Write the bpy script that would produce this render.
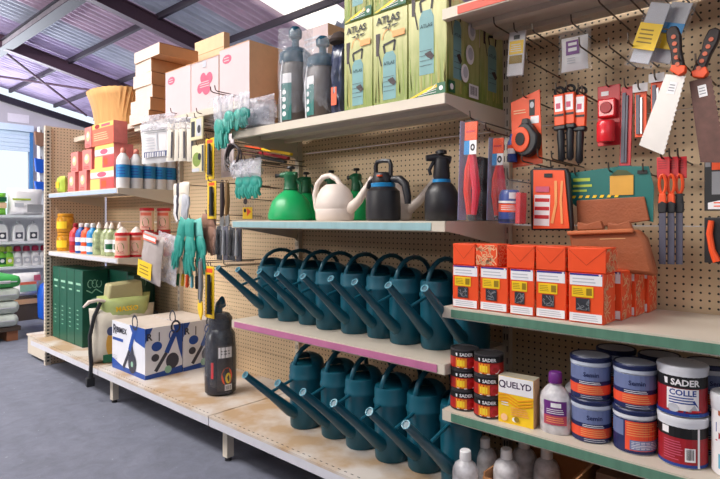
import bpy, bmesh, math, random
from math import sin, cos, pi, radians as R
from mathutils import Vector, Matrix
random.seed(7)
scene = bpy.context.scene
for o in list(bpy.data.objects): bpy.data.objects.remove(o)
C = scene.collection

# ------------------------------------------------------------------ camera
cd = bpy.data.cameras.new('camera'); cam = bpy.data.objects.new('camera', cd); C.objects.link(cam)
cd.sensor_width = 36; cd.lens = 27.5; cd.shift_y = -0.0285; cd.clip_end = 200
cam.location = (0, 0, 1.24); cam.rotation_euler = (R(90), 0, R(42.227))
scene.camera = cam

# ------------------------------------------------------------------ world, lights, exposure
vs = scene.view_settings
vs.view_transform = 'Standard'; vs.look = 'None'; vs.gamma = 1; vs.use_curve_mapping = False
vs.exposure = 0.0
w = bpy.data.worlds.new('sky'); scene.world = w; w.use_nodes = True
bg = w.node_tree.nodes['Background']; bg.inputs[0].default_value = (.80, .90, 1.0, 1); bg.inputs[1].default_value = 1.2

def area(name, loc, rot, sx, sy, power, col):
    l = bpy.data.lights.new(name, 'AREA'); l.shape = 'RECTANGLE'; l.size = sx; l.size_y = sy
    l.energy = power; l.color = col
    o = bpy.data.objects.new(name, l); C.objects.link(o); o.location = loc; o.rotation_euler = tuple(R(a) for a in rot)
    return o
# daylight falling in through the translucent roof sheets; the far one is added fill
area('daylight_roof_aisle', (-5.2, -2.2, 6.2), (12, 0, 0), 6.4, 1.6, 900, (1, .97, .93))
area('daylight_roof_mid', (-3.0, -4.7, 6.7), (8, 0, 0), 8.0, 1.6, 110, (1, .96, .92))
area('roof_far_fill', (-13.2, .2, 5.65), (10, 30, 0), 5.0, 1.6, 1000, (.97, .97, 1))  # unseen fill lamp added to brighten the far wall and end bay
# low daylight from the high window band across the hall
area('daylight_high_windows', (-8.0, -12.8, 4.3), (77, 0, -12), 10.0, 1.4, 1050, (1, .94, .86))
# daylight through the roller door at the far end
area('daylight_door', (-17.3, 3.4, 1.8), (101, 0, -96), 3.6, 3.2, 850, (.86, .93, 1))

# ------------------------------------------------------------------ materials
def lin(c):
    return tuple(((v/255)/12.92 if v/255 <= .04045 else ((v/255+.055)/1.055)**2.4) for v in c)
MC = {}
def M(name, rgb=None, rough=.5, metal=0, var=.12, scale=18, bump=0, bscale=120, coat=0, emit=0, stretch=None):
    if name in MC: return MC[name]
    m = bpy.data.materials.new(name); m.use_nodes = True; MC[name] = m
    nt = m.node_tree; b = nt.nodes['Principled BSDF']; c = lin(rgb)
    b.inputs['Roughness'].default_value = rough; b.inputs['Metallic'].default_value = metal
    if coat: b.inputs['Coat Weight'].default_value = coat; b.inputs['Coat Roughness'].default_value = .12
    tc = nt.nodes.new('ShaderNodeTexCoord'); src = tc.outputs['Object']
    if stretch:
        mp = nt.nodes.new('ShaderNodeMapping'); mp.inputs['Scale'].default_value = stretch
        nt.links.new(src, mp.inputs[0]); src = mp.outputs[0]
    nz = nt.nodes.new('ShaderNodeTexNoise'); nz.inputs['Scale'].default_value = scale; nz.inputs['Detail'].default_value = 5
    nt.links.new(src, nz.inputs['Vector'])
    mx = nt.nodes.new('ShaderNodeMix'); mx.data_type = 'RGBA'
    mx.inputs['A'].default_value = (*[v*(1-var) for v in c], 1)
    mx.inputs['B'].default_value = (*[min(1, v*(1+var)) for v in c], 1)
    nt.links.new(nz.outputs['Fac'], mx.inputs['Factor']); nt.links.new(mx.outputs['Result'], b.inputs['Base Color'])
    if bump:
        n2 = nt.nodes.new('ShaderNodeTexNoise'); n2.inputs['Scale'].default_value = bscale
        nt.links.new(src, n2.inputs['Vector'])
        bp = nt.nodes.new('ShaderNodeBump'); bp.inputs['Strength'].default_value = bump; bp.inputs['Distance'].default_value = .004
        nt.links.new(n2.outputs['Fac'], bp.inputs['Height']); nt.links.new(bp.outputs[0], b.inputs['Normal'])
    if emit:
        b.inputs['Emission Color'].default_value = (*c, 1); b.inputs['Emission Strength'].default_value = emit
    return m
def film(name, rgb, opac, rough=.12):
    m = bpy.data.materials.new(name); m.use_nodes = True; MC[name] = m
    nt = m.node_tree; b = nt.nodes['Principled BSDF']; out = nt.nodes['Material Output']
    b.inputs['Base Color'].default_value = (*lin(rgb), 1); b.inputs['Roughness'].default_value = rough
    t = nt.nodes.new('ShaderNodeBsdfTransparent'); mx = nt.nodes.new('ShaderNodeMixShader')
    tc = nt.nodes.new('ShaderNodeTexCoord'); nz = nt.nodes.new('ShaderNodeTexNoise'); nz.inputs['Scale'].default_value = 30
    mr = nt.nodes.new('ShaderNodeMapRange'); mr.inputs['From Min'].default_value = .3; mr.inputs['From Max'].default_value = .75
    mr.inputs['To Min'].default_value = opac*.6; mr.inputs['To Max'].default_value = min(1, opac*1.6)
    bp = nt.nodes.new('ShaderNodeBump'); bp.inputs['Strength'].default_value = .6; bp.inputs['Distance'].default_value = .01
    nt.links.new(tc.outputs['Object'], nz.inputs['Vector']); nt.links.new(nz.outputs['Fac'], mr.inputs['Value'])
    nt.links.new(nz.outputs['Fac'], bp.inputs['Height']); nt.links.new(bp.outputs[0], b.inputs['Normal'])
    nt.links.new(mr.outputs[0], mx.inputs[0]); nt.links.new(t.outputs[0], mx.inputs[1]); nt.links.new(b.outputs[0], mx.inputs[2])
    nt.links.new(mx.outputs[0], out.inputs['Surface'])
    return m
def pegboard(name, rgb, axis, pitch=.0257, rad=.0039):
    m = bpy.data.materials.new(name); m.use_nodes = True; MC[name] = m
    nt = m.node_tree; N = nt.nodes.new; Lk = nt.links.new; b = nt.nodes['Principled BSDF']; b.inputs['Roughness'].default_value = .55
    tc = N('ShaderNodeTexCoord'); sp = N('ShaderNodeSeparateXYZ'); Lk(tc.outputs['Object'], sp.inputs[0])
    def mth(op, a, bb=None):
        n = N('ShaderNodeMath'); n.operation = op
        for i, v in enumerate((a, bb)):
            if v is None: continue
            if isinstance(v, (int, float)): n.inputs[i].default_value = v
            else: Lk(v, n.inputs[i])
        return n.outputs[0]
    def cell(s): return mth('SUBTRACT', mth('FRACT', mth('DIVIDE', s, pitch)), .5)
    u = cell(sp.outputs[axis]); v = cell(sp.outputs[2])
    d = mth('MULTIPLY', mth('SQRT', mth('ADD', mth('MULTIPLY', u, u), mth('MULTIPLY', v, v))), pitch)
    hole = mth('LESS_THAN', d, rad)
    nz = N('ShaderNodeTexNoise'); nz.inputs['Scale'].default_value = 3; nz.inputs['Detail'].default_value = 6
    Lk(tc.outputs['Object'], nz.inputs['Vector'])
    c = lin(rgb); mx = N('ShaderNodeMix'); mx.data_type = 'RGBA'
    mx.inputs['A'].default_value = (*[k*.82 for k in c], 1); mx.inputs['B'].default_value = (*[min(1, k*1.12) for k in c], 1)
    Lk(nz.outputs['Fac'], mx.inputs['Factor'])
    m2 = N('ShaderNodeMix'); m2.data_type = 'RGBA'; Lk(hole, m2.inputs['Factor']); Lk(mx.outputs['Result'], m2.inputs['A'])
    m2.inputs['B'].default_value = (.018, .014, .010, 1); Lk(m2.outputs['Result'], b.inputs['Base Color'])
    bp = N('ShaderNodeBump'); bp.invert = True; bp.inputs['Strength'].default_value = .5; bp.inputs['Distance'].default_value = .004
    Lk(hole, bp.inputs['Height']); Lk(bp.outputs[0], b.inputs['Normal'])
    return m

cream = M('cream_enamel', (206, 194, 178), .42, var=.08, scale=6)
cream_base = M('worn_base_enamel', (200, 186, 168), .5, var=.34, scale=9)
def wear():      # white paint rubbed through to tan, as blotches with a shape of their own
    nt = cream_base.node_tree; mx = [n for n in nt.nodes if n.type == 'MIX'][0]; nz = [n for n in nt.nodes if n.type == 'TEX_NOISE'][0]
    nz.inputs['Scale'].default_value = 4.5; nz.inputs['Detail'].default_value = 8
    mr = nt.nodes.new('ShaderNodeMapRange'); mr.inputs['From Min'].default_value = .44; mr.inputs['From Max'].default_value = .62
    nt.links.new(nz.outputs['Fac'], mr.inputs['Value']); nt.links.new(mr.outputs[0], mx.inputs['Factor'])
    mx.inputs['A'].default_value = (*lin((208, 198, 190)), 1); mx.inputs['B'].default_value = (*lin((184, 154, 122)), 1)
wear()
peg = pegboard('beige_pegboard', (216, 188, 152), 0)
peg_end = pegboard('beige_end_pegboard', (226, 202, 176), 1)
dark = M('dark_plastic', (30, 30, 34), .45)
black = M('black_print', (16, 15, 18), .5)
white = M('white_plastic', (232, 230, 232), .4, var=.05)
offwhite = M('offwhite_plastic', (226, 210, 200), .42, var=.06)
paper = M('white_paper', (222, 218, 220), .6, var=.05)
wire = M('zinc_wire', (92, 82, 74), .4, metal=.7)
steel = M('steel_blade', (170, 168, 168), .35, metal=.8)
teal_can = M('teal_can_plastic', (12, 80, 98), .36, var=.12, scale=9)
card = M('brown_cardboard', (186, 132, 88), .8, var=.10, scale=30)
tan = M('tan_cardboard', (214, 166, 124), .8, var=.08, scale=30)
pinkcard = M('white_cardboard', (208, 186, 188), .7, var=.04)
pink = M('pink_print', (206, 92, 120), .6)
red = M('red_plastic', (200, 36, 46), .4)
orange = M('orange_print', (240, 84, 34), .45, var=.08)
orange_b = M('orange_carton', (238, 78, 28), .5, var=.08)
yellow = M('yellow_print', (246, 200, 30), .45)
blue = M('blue_print', (34, 84, 170), .45)
navy = M('navy_plastic', (26, 36, 78), .4)
skyblue = M('sky_blue_print', (24, 132, 196), .4)
green = M('green_plastic', (16, 164, 92), .35, var=.1)
dgreen = M('dark_green_plastic', (10, 92, 56), .4)
purple = M('purple_print', (104, 36, 120), .45)
teal = M('teal_rubber', (50, 156, 142), .45)
teal_card = M('teal_card', (14, 104, 98), .5)
lime = M('lime_print', (176, 198, 70), .5)
leather = M('brown_leather', (156, 84, 48), .6, var=.18, bump=.4)
grey = M('grey_plastic', (140, 140, 144), .5)
lgrey = M('light_grey_print', (190, 190, 198), .55)
darkred = M('dark_red_print', (160, 24, 36), .45)
clear = film('clear_film', (235, 235, 240), .05)
cloudy = film('cloudy_film', (232, 230, 240), .35, .25)
milky = film('milky_plastic', (226, 222, 226), .80, .3)
amber = film('amber_jar', (220, 150, 20), .85, .2)
clearjar = film('clear_green_bottle', (176, 186, 140), .7, .15)

# ------------------------------------------------------------------ mesh builder
class MB:
    def __init__(s): s.v = []; s.f = []; s.m = []; s.mats = []
    def mi(s, m):
        if m not in s.mats: s.mats.append(m)
        return s.mats.index(m)
    def add(s, vs, fs, m):
        k = len(s.v); s.v += [tuple(p) for p in vs]; i = s.mi(m)
        for f in fs: s.f.append([k+j for j in f]); s.m.append(i)
        return s
    def box(s, x0, x1, y0, y1, z0, z1, m):
        return s.add([(x0,y0,z0),(x1,y0,z0),(x1,y1,z0),(x0,y1,z0),(x0,y0,z1),(x1,y0,z1),(x1,y1,z1),(x0,y1,z1)],
            [(0,3,2,1),(4,5,6,7),(0,1,5,4),(1,2,6,5),(2,3,7,6),(3,0,4,7)], m)
    def cbox(s, x0, x1, y0, y1, z0, z1, front, side, top=None):   # front = -Y face, side = X faces
        vs = [(x0,y0,z0),(x1,y0,z0),(x1,y1,z0),(x0,y1,z0),(x0,y0,z1),(x1,y0,z1),(x1,y1,z1),(x0,y1,z1)]
        s.add(vs, [(0,1,5,4),(2,3,7,6)], front); s.add(vs, [(1,2,6,5),(3,0,4,7)], side); s.add(vs, [(0,3,2,1),(4,5,6,7)], top or side)
        return s
    def lathe(s, prof, m, seg=20, c=(0,0,0), sx=1, sy=1):
        vs = []; fs = []; n = len(prof)
        for (r, z) in prof:
            for k in range(seg):
                a = 2*pi*k/seg; vs.append((c[0]+r*sx*cos(a), c[1]+r*sy*sin(a), c[2]+z))
        for i in range(n-1):
            for k in range(seg):
                k2 = (k+1) % seg; fs.append((i*seg+k, i*seg+k2, (i+1)*seg+k2, (i+1)*seg+k))
        fs.append(tuple(reversed(range(seg)))); fs.append(tuple((n-1)*seg+k for k in range(seg)))
        return s.add(vs, fs, m)
    def tube(s, pts, r, m, seg=8, closed=False):
        pts = [Vector(p) for p in pts]; n = len(pts); rs = r if isinstance(r, (list, tuple)) else [r]*n
        vs = []; fs = []; up = None
        for i, p in enumerate(pts):
            if closed: t = pts[(i+1) % n]-pts[i-1]
            else: t = pts[min(i+1, n-1)]-pts[max(i-1, 0)]
            t.normalize()
            if up is None: up = Vector((0,0,1)) if abs(t.z) < .9 else Vector((1,0,0))
            a = t.cross(up); a.normalize(); b = a.cross(t); b.normalize(); up = b
            for k in range(seg):
                q = 2*pi*k/seg; vs.append(p+a*rs[i]*cos(q)+b*rs[i]*sin(q))
        for i in range(n if closed else n-1):
            j = (i+1) % n
            for k in range(seg):
                k2 = (k+1) % seg; fs.append((i*seg+k, i*seg+k2, j*seg+k2, j*seg+k))
        if not closed: fs.append(tuple(reversed(range(seg)))); fs.append(tuple((n-1)*seg+k for k in range(seg)))
        return s.add(vs, fs, m)
    def prism(s, poly, y0, y1, m, axis='y'):      # outline in XZ (axis y), YZ (axis x) or XY (axis z)
        n = len(poly)
        def P(a, b, d): return (a, d, b) if axis == 'y' else ((d, a, b) if axis == 'x' else (a, b, d))
        vs = [P(a, b, y0) for a, b in poly]+[P(a, b, y1) for a, b in poly]
        fs = [tuple(range(n)), tuple(range(2*n-1, n-1, -1))]+[(i, n+i, n+(i+1) % n, (i+1) % n) for i in range(n)]
        return s.add(vs, fs, m)
    def ball(s, c, rx, ry, rz, m, seg=12, rings=8):
        prof = [(max(.02, sin(pi*i/rings)), -cos(pi*i/rings)) for i in range(rings+1)]
        vs = []; fs = []
        for r, z in prof:
            for k in range(seg):
                a = 2*pi*k/seg; vs.append((c[0]+rx*r*cos(a), c[1]+ry*r*sin(a), c[2]+rz*z))
        for i in range(rings):
            for k in range(seg):
                k2 = (k+1) % seg; fs.append((i*seg+k, i*seg+k2, (i+1)*seg+k2, (i+1)*seg+k))
        fs.append(tuple(reversed(range(seg)))); fs.append(tuple(rings*seg+k for k in range(seg)))
        return s.add(vs, fs, m)
    def pillow(s, w, d, h, m, n=10, puff=1.0, jit=0.0, seed=1):   # bag standing on z=0, seams at its edges
        rnd = random.Random(seed); vs = []; fs = []
        for side in (-1, 1):
            for j in range(n+1):
                for i in range(n+1):
                    u = i/n*2-1; v = j/n*2-1
                    b = ((1-abs(u)**2.6)*(1-abs(v)**4))**.5*puff
                    q = rnd.uniform(-jit, jit) if 0 < i < n and 0 < j < n else 0
                    vs.append((u*w/2*(1-.06*(1-abs(v))), side*(d/2*b+q), (v+1)/2*h))
        N = (n+1)*(n+1)
        for sd in range(2):
            for j in range(n):
                for i in range(n):
                    a = sd*N+j*(n+1)+i; q = (a, a+1, a+n+2, a+n+1); fs.append(q if sd == 0 else q[::-1])
        return s.add(vs, fs, m)
    def build(s, name, parent=None, bevel=0, loc=None, flat=False, ang=38):
        me = bpy.data.meshes.new(name); me.from_pydata(s.v, [], s.f)
        for m in s.mats: me.materials.append(m)
        me.polygons.foreach_set('material_index', s.m); me.validate(); me.update()
        if not flat:
            me.shade_smooth(); me.set_sharp_from_angle(angle=R(ang))
        o = bpy.data.objects.new(name, me); C.objects.link(o)
        if parent: o.parent = parent
        if loc: o.location = loc
        if bevel:
            bv = o.modifiers.new('bevel', 'BEVEL'); bv.width = bevel; bv.segments = 2; bv.limit_method = 'ANGLE'; bv.angle_limit = R(50)
        return o

TXT = {}
def glyphs(t, bold=0):
    if (t, bold) not in TXT:
        cu = bpy.data.curves.new('t', 'FONT'); cu.body = t; cu.size = 1; cu.align_x = 'CENTER'; cu.resolution_u = 2; cu.offset = bold; cu.fill_mode = 'FRONT'
        o = bpy.data.objects.new('t', cu); me = bpy.data.meshes.new_from_object(o)
        TXT[(t, bold)] = ([v.co.copy() for v in me.vertices], [tuple(p.vertices) for p in me.polygons])
        bpy.data.objects.remove(o); bpy.data.curves.remove(cu); bpy.data.meshes.remove(me)
    return TXT[(t, bold)]

class Face:
    """flat print laid on a real surface: u to the right, v up; kinds: front (-Y), side (+X), cyl (round a vertical axis)"""
    def __init__(s, kind, o, r=None, turn=0): s.kind = kind; s.o = o; s.r = r; s.mb = MB(); s.k = 0; s.turn = turn
    def map(s, u, v, off):
        o = s.o
        if s.kind == 'front': return (o[0]+u, o[1]-off, o[2]+v)
        if s.kind == 'side': return (o[0]+off, o[1]+u, o[2]+v)
        if s.kind == 'top': return (o[0]+u, o[1]+v, o[2]+off)
        a = u/s.r+s.turn; rr = s.r+off
        return (o[0]+rr*sin(a), o[1]-rr*cos(a), o[2]+v)
    def lay(s): s.k += 1; return .0005+.0003*s.k
    def rect(s, u0, u1, v0, v1, m):
        d = s.lay(); n = 1 if s.kind != 'cyl' else max(2, int(abs(u1-u0)/(s.r*.22)))
        vs = []; fs = []
        for i in range(n+1):
            u = u0+(u1-u0)*i/n; vs += [s.map(u, v0, d), s.map(u, v1, d)]
        for i in range(n): fs.append((2*i, 2*i+2, 2*i+3, 2*i+1))
        s.mb.add(vs, fs, m); return s
    def poly(s, pts, m):
        d = s.lay(); s.mb.add([s.map(u, v, d) for u, v in pts], [tuple(range(len(pts)))], m); return s
    def oval(s, u, v, ru, rv, m, n=16): return s.poly([(u+ru*cos(2*pi*k/n), v+rv*sin(2*pi*k/n)) for k in range(n)], m)
    def line(s, pts, wd, m):
        for (a, b), (c, e) in zip(pts, pts[1:]):
            L = math.hypot(c-a, e-b) or 1; nx, ny = -(e-b)/L*wd/2, (c-a)/L*wd/2
            s.poly([(a+nx, b+ny), (a-nx, b-ny), (c-nx, e-ny), (c+nx, e+ny)], m); s.k -= 1
        s.k += 1; return s
    def ring(s, u, v, ru, rv, wd, m, a0=0, a1=2*pi, n=14):
        return s.line([(u+ru*cos(a0+(a1-a0)*k/n), v+rv*sin(a0+(a1-a0)*k/n)) for k in range(n+1)], wd, m)
    def text(s, t, u, v, size, m, bold=.012, sx=1):
        d = s.lay(); vs, fs = glyphs(t, bold)
        s.mb.add([s.map(u+p.x*size*sx, v+p.y*size, d) for p in vs], fs, m); return s
    def bars(s, u0, u1, v0, v1, n, m, seed=3):
        rnd = random.Random(seed)
        for i in range(n):
            a = u0+(u1-u0)*i/n; s.rect(a, a+(u1-u0)/n*rnd.uniform(.3, .75), v0, v1, m); s.k -= 1
        s.k += 1; return s
    def lines(s, u0, u1, v0, v1, n, m, h=.35, seed=5):      # rows of tiny print
        rnd = random.Random(seed)
        for i in range(n):
            b = v1-(v1-v0)*(i+.5)/n; s.rect(u0, u0+(u1-u0)*rnd.uniform(.6, 1), b-(v1-v0)/n*h/2, b+(v1-v0)/n*h/2, m); s.k -= 1
        s.k += 1; return s
    def build(s, name, parent): return s.mb.build(name, parent, flat=True) if s.mb.v else None

def tag(o, label, cat, group=None, kind=None):
    o['label'] = label; o['category'] = cat
    if group: o['group'] = group
    if kind: o['kind'] = kind
    return o
def thing(name, label, cat, loc=(0,0,0), rz=0, group=None, rot=None):
    o = bpy.data.objects.new(name, None); C.objects.link(o); o.location = loc
    o.rotation_euler = rot if rot else (0, 0, rz); o.empty_display_size = .05
    return tag(o, label, cat, group)
KIDS = {}
def children(o): return [c for c in bpy.data.objects if c.parent == o]
def copy_tree(o, loc=None, rz=None, label=None, parent=None, group=None):
    kids = children(o); c = o.copy(); C.objects.link(c); c.parent = parent
    if loc: c.location = loc
    if rz is not None: c.rotation_euler = (0, 0, rz)
    if label: c['label'] = label
    if group: c['group'] = group
    for k in kids: copy_tree(k, parent=c)
    return c
ORD = ['first', 'second', 'third', 'fourth', 'fifth', 'sixth', 'seventh', 'eighth', 'ninth', 'tenth']

# ================================================================== the setting
def struct(o): o['kind'] = 'structure'; return o
concrete = M('grey_concrete', (112, 115, 130), .8, var=.22, scale=2.2, bump=.25, bscale=60)
def stain():     # dusty trodden concrete: broad mottling, fine grit and pale scuffs
    nt = concrete.node_tree; N = nt.nodes.new; Lk = nt.links.new; b = nt.nodes['Principled BSDF']
    mx = [n for n in nt.nodes if n.type == 'MIX'][0]; tc = [n for n in nt.nodes if n.type == 'TEX_COORD'][0]
    n2 = N('ShaderNodeTexNoise'); n2.inputs['Scale'].default_value = 9; n2.inputs['Detail'].default_value = 9; n2.inputs['Roughness'].default_value = .7; n2.inputs['Distortion'].default_value = .6
    Lk(tc.outputs['Object'], n2.inputs['Vector'])
    mr = N('ShaderNodeMapRange'); mr.inputs['From Min'].default_value = .3; mr.inputs['From Max'].default_value = .7; mr.inputs['To Min'].default_value = .84; mr.inputs['To Max'].default_value = 1.2; Lk(n2.outputs['Fac'], mr.inputs['Value'])
    sc = N('ShaderNodeVectorMath'); sc.operation = 'SCALE'; Lk(mx.outputs['Result'], sc.inputs[0]); Lk(mr.outputs[0], sc.inputs['Scale'])
    n3 = N('ShaderNodeTexNoise'); n3.inputs['Scale'].default_value = 30; n3.inputs['Detail'].default_value = 3; Lk(tc.outputs['Object'], n3.inputs['Vector'])
    m3 = N('ShaderNodeMapRange'); m3.inputs['From Min'].default_value = .70; m3.inputs['From Max'].default_value = .76; m3.inputs['To Max'].default_value = .5; Lk(n3.outputs['Fac'], m3.inputs['Value'])
    mm = N('ShaderNodeMix'); mm.data_type = 'RGBA'; Lk(m3.outputs[0], mm.inputs['Factor']); Lk(sc.outputs[0], mm.inputs['A']); mm.inputs['B'].default_value = (*lin((186, 188, 196)), 1)
    Lk(mm.outputs['Result'], b.inputs['Base Color'])
stain()
blockwall = M('grey_block_wall', (190, 186, 188), .85, var=.25, scale=1.2, bump=.4, bscale=25)
steel_dark = M('dark_purple_steel', (92, 66, 80), .6, var=.15)
purlin_m = M('galvanised_purlin', (58, 48, 60), .6, var=.15)

struct(MB().box(-30, 7, -14, 9.4, -.2, 0, concrete).build('floor'))
# roof: slopes down towards +Y, ridge at Y = -6
SL = .21; Z0 = 5.93
def roofz(y): return Z0-SL*y if y > -6 else Z0+SL*6+SL*(y+6)
def sheet_mat():
    m = bpy.data.materials.new('corrugated_roof_sheet'); m.use_nodes = True; nt = m.node_tree; N = nt.nodes.new; Lk = nt.links.new
    b = nt.nodes['Principled BSDF']; b.inputs['Roughness'].default_value = .5; out = nt.nodes['Material Output']
    oi = N('ShaderNodeObjectInfo'); nz = N('ShaderNodeTexNoise'); nz.inputs['Scale'].default_value = 5; nz.inputs['Detail'].default_value = 6
    tc = N('ShaderNodeTexCoord'); mp = N('ShaderNodeMapping'); mp.inputs['Scale'].default_value = (4, .5, 1); Lk(tc.outputs['Object'], mp.inputs[0]); Lk(mp.outputs[0], nz.inputs['Vector'])
    mr = N('ShaderNodeMapRange'); mr.inputs['To Min'].default_value = .55; mr.inputs['To Max'].default_value = 1.25; Lk(nz.outputs['Fac'], mr.inputs['Value'])
    mx = N('ShaderNodeVectorMath'); mx.operation = 'SCALE'; Lk(oi.outputs['Color'], mx.inputs[0]); Lk(mr.outputs[0], mx.inputs['Scale'])
    Lk(mx.outputs[0], b.inputs['Base Color'])
    tr = N('ShaderNodeBsdfTranslucent'); Lk(mx.outputs[0], tr.inputs['Color']); ms = N('ShaderNodeMixShader'); ms.inputs[0].default_value = .12
    Lk(b.outputs[0], ms.inputs[1]); Lk(tr.outputs[0], ms.inputs[2]); Lk(ms.outputs[0], out.inputs['Surface'])
    return m
PINK = (*lin((216, 188, 204)), 1); BLUE = (*lin((204, 204, 216)), 1); VIO = (*lin((200, 180, 212)), 1)
roof_m = sheet_mat(); skylight_m = M('daylit_translucent_sheet', (250, 246, 236), .6, var=.04, emit=1.0)
ceiling = bpy.data.objects.new('ceiling', None); C.objects.link(ceiling); struct(ceiling)
SW = .177*6; RL = 2.5
def sheet_mesh(m):
    vs = []; fs = []; n = 48
    for j in range(2):
        for i in range(n+1):
            vs.append((SW*i/n, RL*1.04*j, .048*cos(2*pi*i/8)-SL*RL*1.04*j))
    for i in range(n): fs.append((i, n+1+i, n+2+i, i+1))
    b = MB(); b.add(vs, fs, m); o = b.build('roof_sheet', None, ang=80); me = o.data; bpy.data.objects.remove(o); return me
sm, km = sheet_mesh(roof_m), sheet_mesh(skylight_m)
sky_spots = set()
x = -17.82; col = 0
while x < 3.2:
    for row in range(6):                       # the slope over the shelves and aisle: Y -6 .. 9
        y = -6+RL*row
        lit = (row == 4 and abs(x+7.2) < .3) or (row == 1 and abs(x+5.7) < 3.2) or (row == 0 and abs(x+3.5) < 4) or (row == 2 and abs(x+13.7) < 2.5)  # the run at the far end only matches the added fill lamp
        o = bpy.data.objects.new('skylight_sheet' if lit else 'roof_sheet', km if lit else sm); C.objects.link(o); o.parent = ceiling
        o.location = (x, y, roofz(y)+.01+.004*(row % 2)); o['kind'] = 'structure'
        o.color = VIO if x < -13.4 else (BLUE if (col % 5 in (0, 3)) else PINK)
    x += SW; col += 1
# the far slope, one run per column pair
fm = MB()
for i in range(0, 121):
    xx = -17.82+i*.1765
    fm.add([(xx, -6, roofz(-6)+.02), (xx+.09, -6, roofz(-6)-.03), (xx+.1765, -6, roofz(-6)+.02), (xx, -13, roofz(-13)+.02), (xx+.09, -13, roofz(-13)-.03), (xx+.1765, -13, roofz(-13)+.02)],
           [(0, 1, 4, 3), (1, 2, 5, 4)], roof_m)
o = fm.build('far_roof_slope', ceiling, flat=True); o['kind'] = 'structure'; o.color = BLUE
def rafter(xc):                                # I-section portal rafter
    b = MB()
    for (w_, a, c) in ((.08, -.12, -.135), (.012, -.135, -.37), (.08, -.37, -.39)):
        for y0, y1 in ((-6, 9), (-13, -6)):
            vs = [(xc+sx*w_, y, roofz(y)+q) for y in (y0, y1) for sx in (-1, 1) for q in (c, a)]
            b.add(vs, [(0, 1, 3, 2), (4, 6, 7, 5), (0, 4, 5, 1), (2, 3, 7, 6), (1, 5, 7, 3), (0, 2, 6, 4)], steel_dark)
    o = b.build('rafter', ceiling, flat=True); o['kind'] = 'structure'
for xc in (-13.3, -9.2, -5.1, -1.0, 3.0): rafter(xc)
for y in (-4.8, -3.6, -2.4, -1.2, 0, 1.2, 2.4, 3.6, 4.8, 5.95, 7.1, 8.3):
    z = roofz(y)
    b = MB().box(-17.6, 3.3, y-.02, y+.02, z-.145, z-.05, purlin_m).box(-17.6, 3.3, y-.02, y+.04, z-.155, z-.1451, purlin_m)
    o = b.build('purlin', ceiling, flat=True); o['kind'] = 'structure'
z = roofz(3.6)
b = MB().box(-17.3, 3.3, 3.44, 3.66, z-.215, z-.20, purlin_m).box(-17.3, 3.3, 3.49, 3.61, z-.36, z-.2151, M('galvanised_web', (150, 142, 148), .5, var=.5, scale=9)).box(-17.3, 3.3, 3.44, 3.66, z-.375, z-.3601, purlin_m)
o = b.build('lattice_purlin', ceiling, flat=True); o['kind'] = 'structure'
for (ya, yb) in ((3.2, 6.6), (6.6, 3.2)):      # wind bracing between the last two frames
    o = MB().tube([(-16.9, ya, roofz(ya)-.25), (-13.4, yb, roofz(yb)-.25)], .03, steel_dark, 6).build('brace_rod', ceiling); o['kind'] = 'structure'
# gable wall at the far end, door opening Y 1.4..5.35 up to 3.7, daylight gap under the roof
XG = -17.7
wl = MB()
for y0, y1, zb in ((-13, 1.4, 0), (1.4, 5.35, 3.72), (5.35, 9, 0)):
    def top(y): return roofz(y)-.42
    brk = [y0]+([-6] if y0 < -6 < y1 else [])+[y1]
    for a, c in zip(brk, brk[1:]):
        vs = [(xx, y, z) for xx in (XG-.2, XG) for y, z in ((a, zb), (c, zb), (c, top(c)), (a, top(a)))]
        wl.add(vs, [(0, 1, 2, 3), (7, 6, 5, 4), (0, 4, 5, 1), (1, 5, 6, 2), (2, 6, 7, 3), (3, 7, 4, 0)], blockwall)
wf = struct(wl.build('wall_far', flat=True))
b = MB()
for a, c in ((-13, -6), (-6, 9)):
    vs = [(xx, y, roofz(y)+q) for xx in (XG-.02, XG+.10) for y, q in ((a, -.44), (c, -.44), (c, -.26), (a, -.26))]
    b.add(vs, [(0, 1, 2, 3), (7, 6, 5, 4), (0, 4, 5, 1), (1, 5, 6, 2), (2, 6, 7, 3), (3, 7, 4, 0)], M('black_steel', (34, 30, 40), .5))
struct(b.build('trim_1', flat=True))
o = MB().box(XG, XG+.02, 4.78, 5.32, 3.98, 4.22, paper).build('wall_plate', wf)
struct(MB().box(-17.4, 7, 9.2, 9.4, 0, 3.75, blockwall).build('wall_back'))
struct(MB().box(-17.4, 7, -14.2, -14, 0, 3.2, blockwall).build('wall_front'))
struct(MB().box(6.8, 7, -14, 9.4, 0, 3.7, blockwall).build('wall_right'))
# roller door, half raised
door = bpy.data.objects.new('door_1', None); C.objects.link(door); struct(door); door.location = (XG+.1, 0, 0)
slat_m = M('pale_blue_shutter', (196, 214, 226), .4, var=.06)
for k in range(5):
    z = 3.16+k*.115
    o = MB().box(-.03, .03, 1.4, 5.35, z, z+.085, slat_m).box(-.012, .012, 1.4, 5.35, z+.085, z+.115, slat_m).build('shutter_slat', door)
MB().box(-.06, .06, 5.30, 5.38, 0, 3.9, M('blue_door_rail', (60, 120, 176), .5)).build('guide_rail', door)
MB().box(-.12, .12, 1.4, 5.38, 3.72, 3.9, slat_m).build('shutter_case', door)
# ground and pale building face outside the door
struct(MB().box(-60, -30, -30, 40, -.3, -.05, M('pale_yard', (220, 220, 222), .8)).build('floor_yard'))

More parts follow.
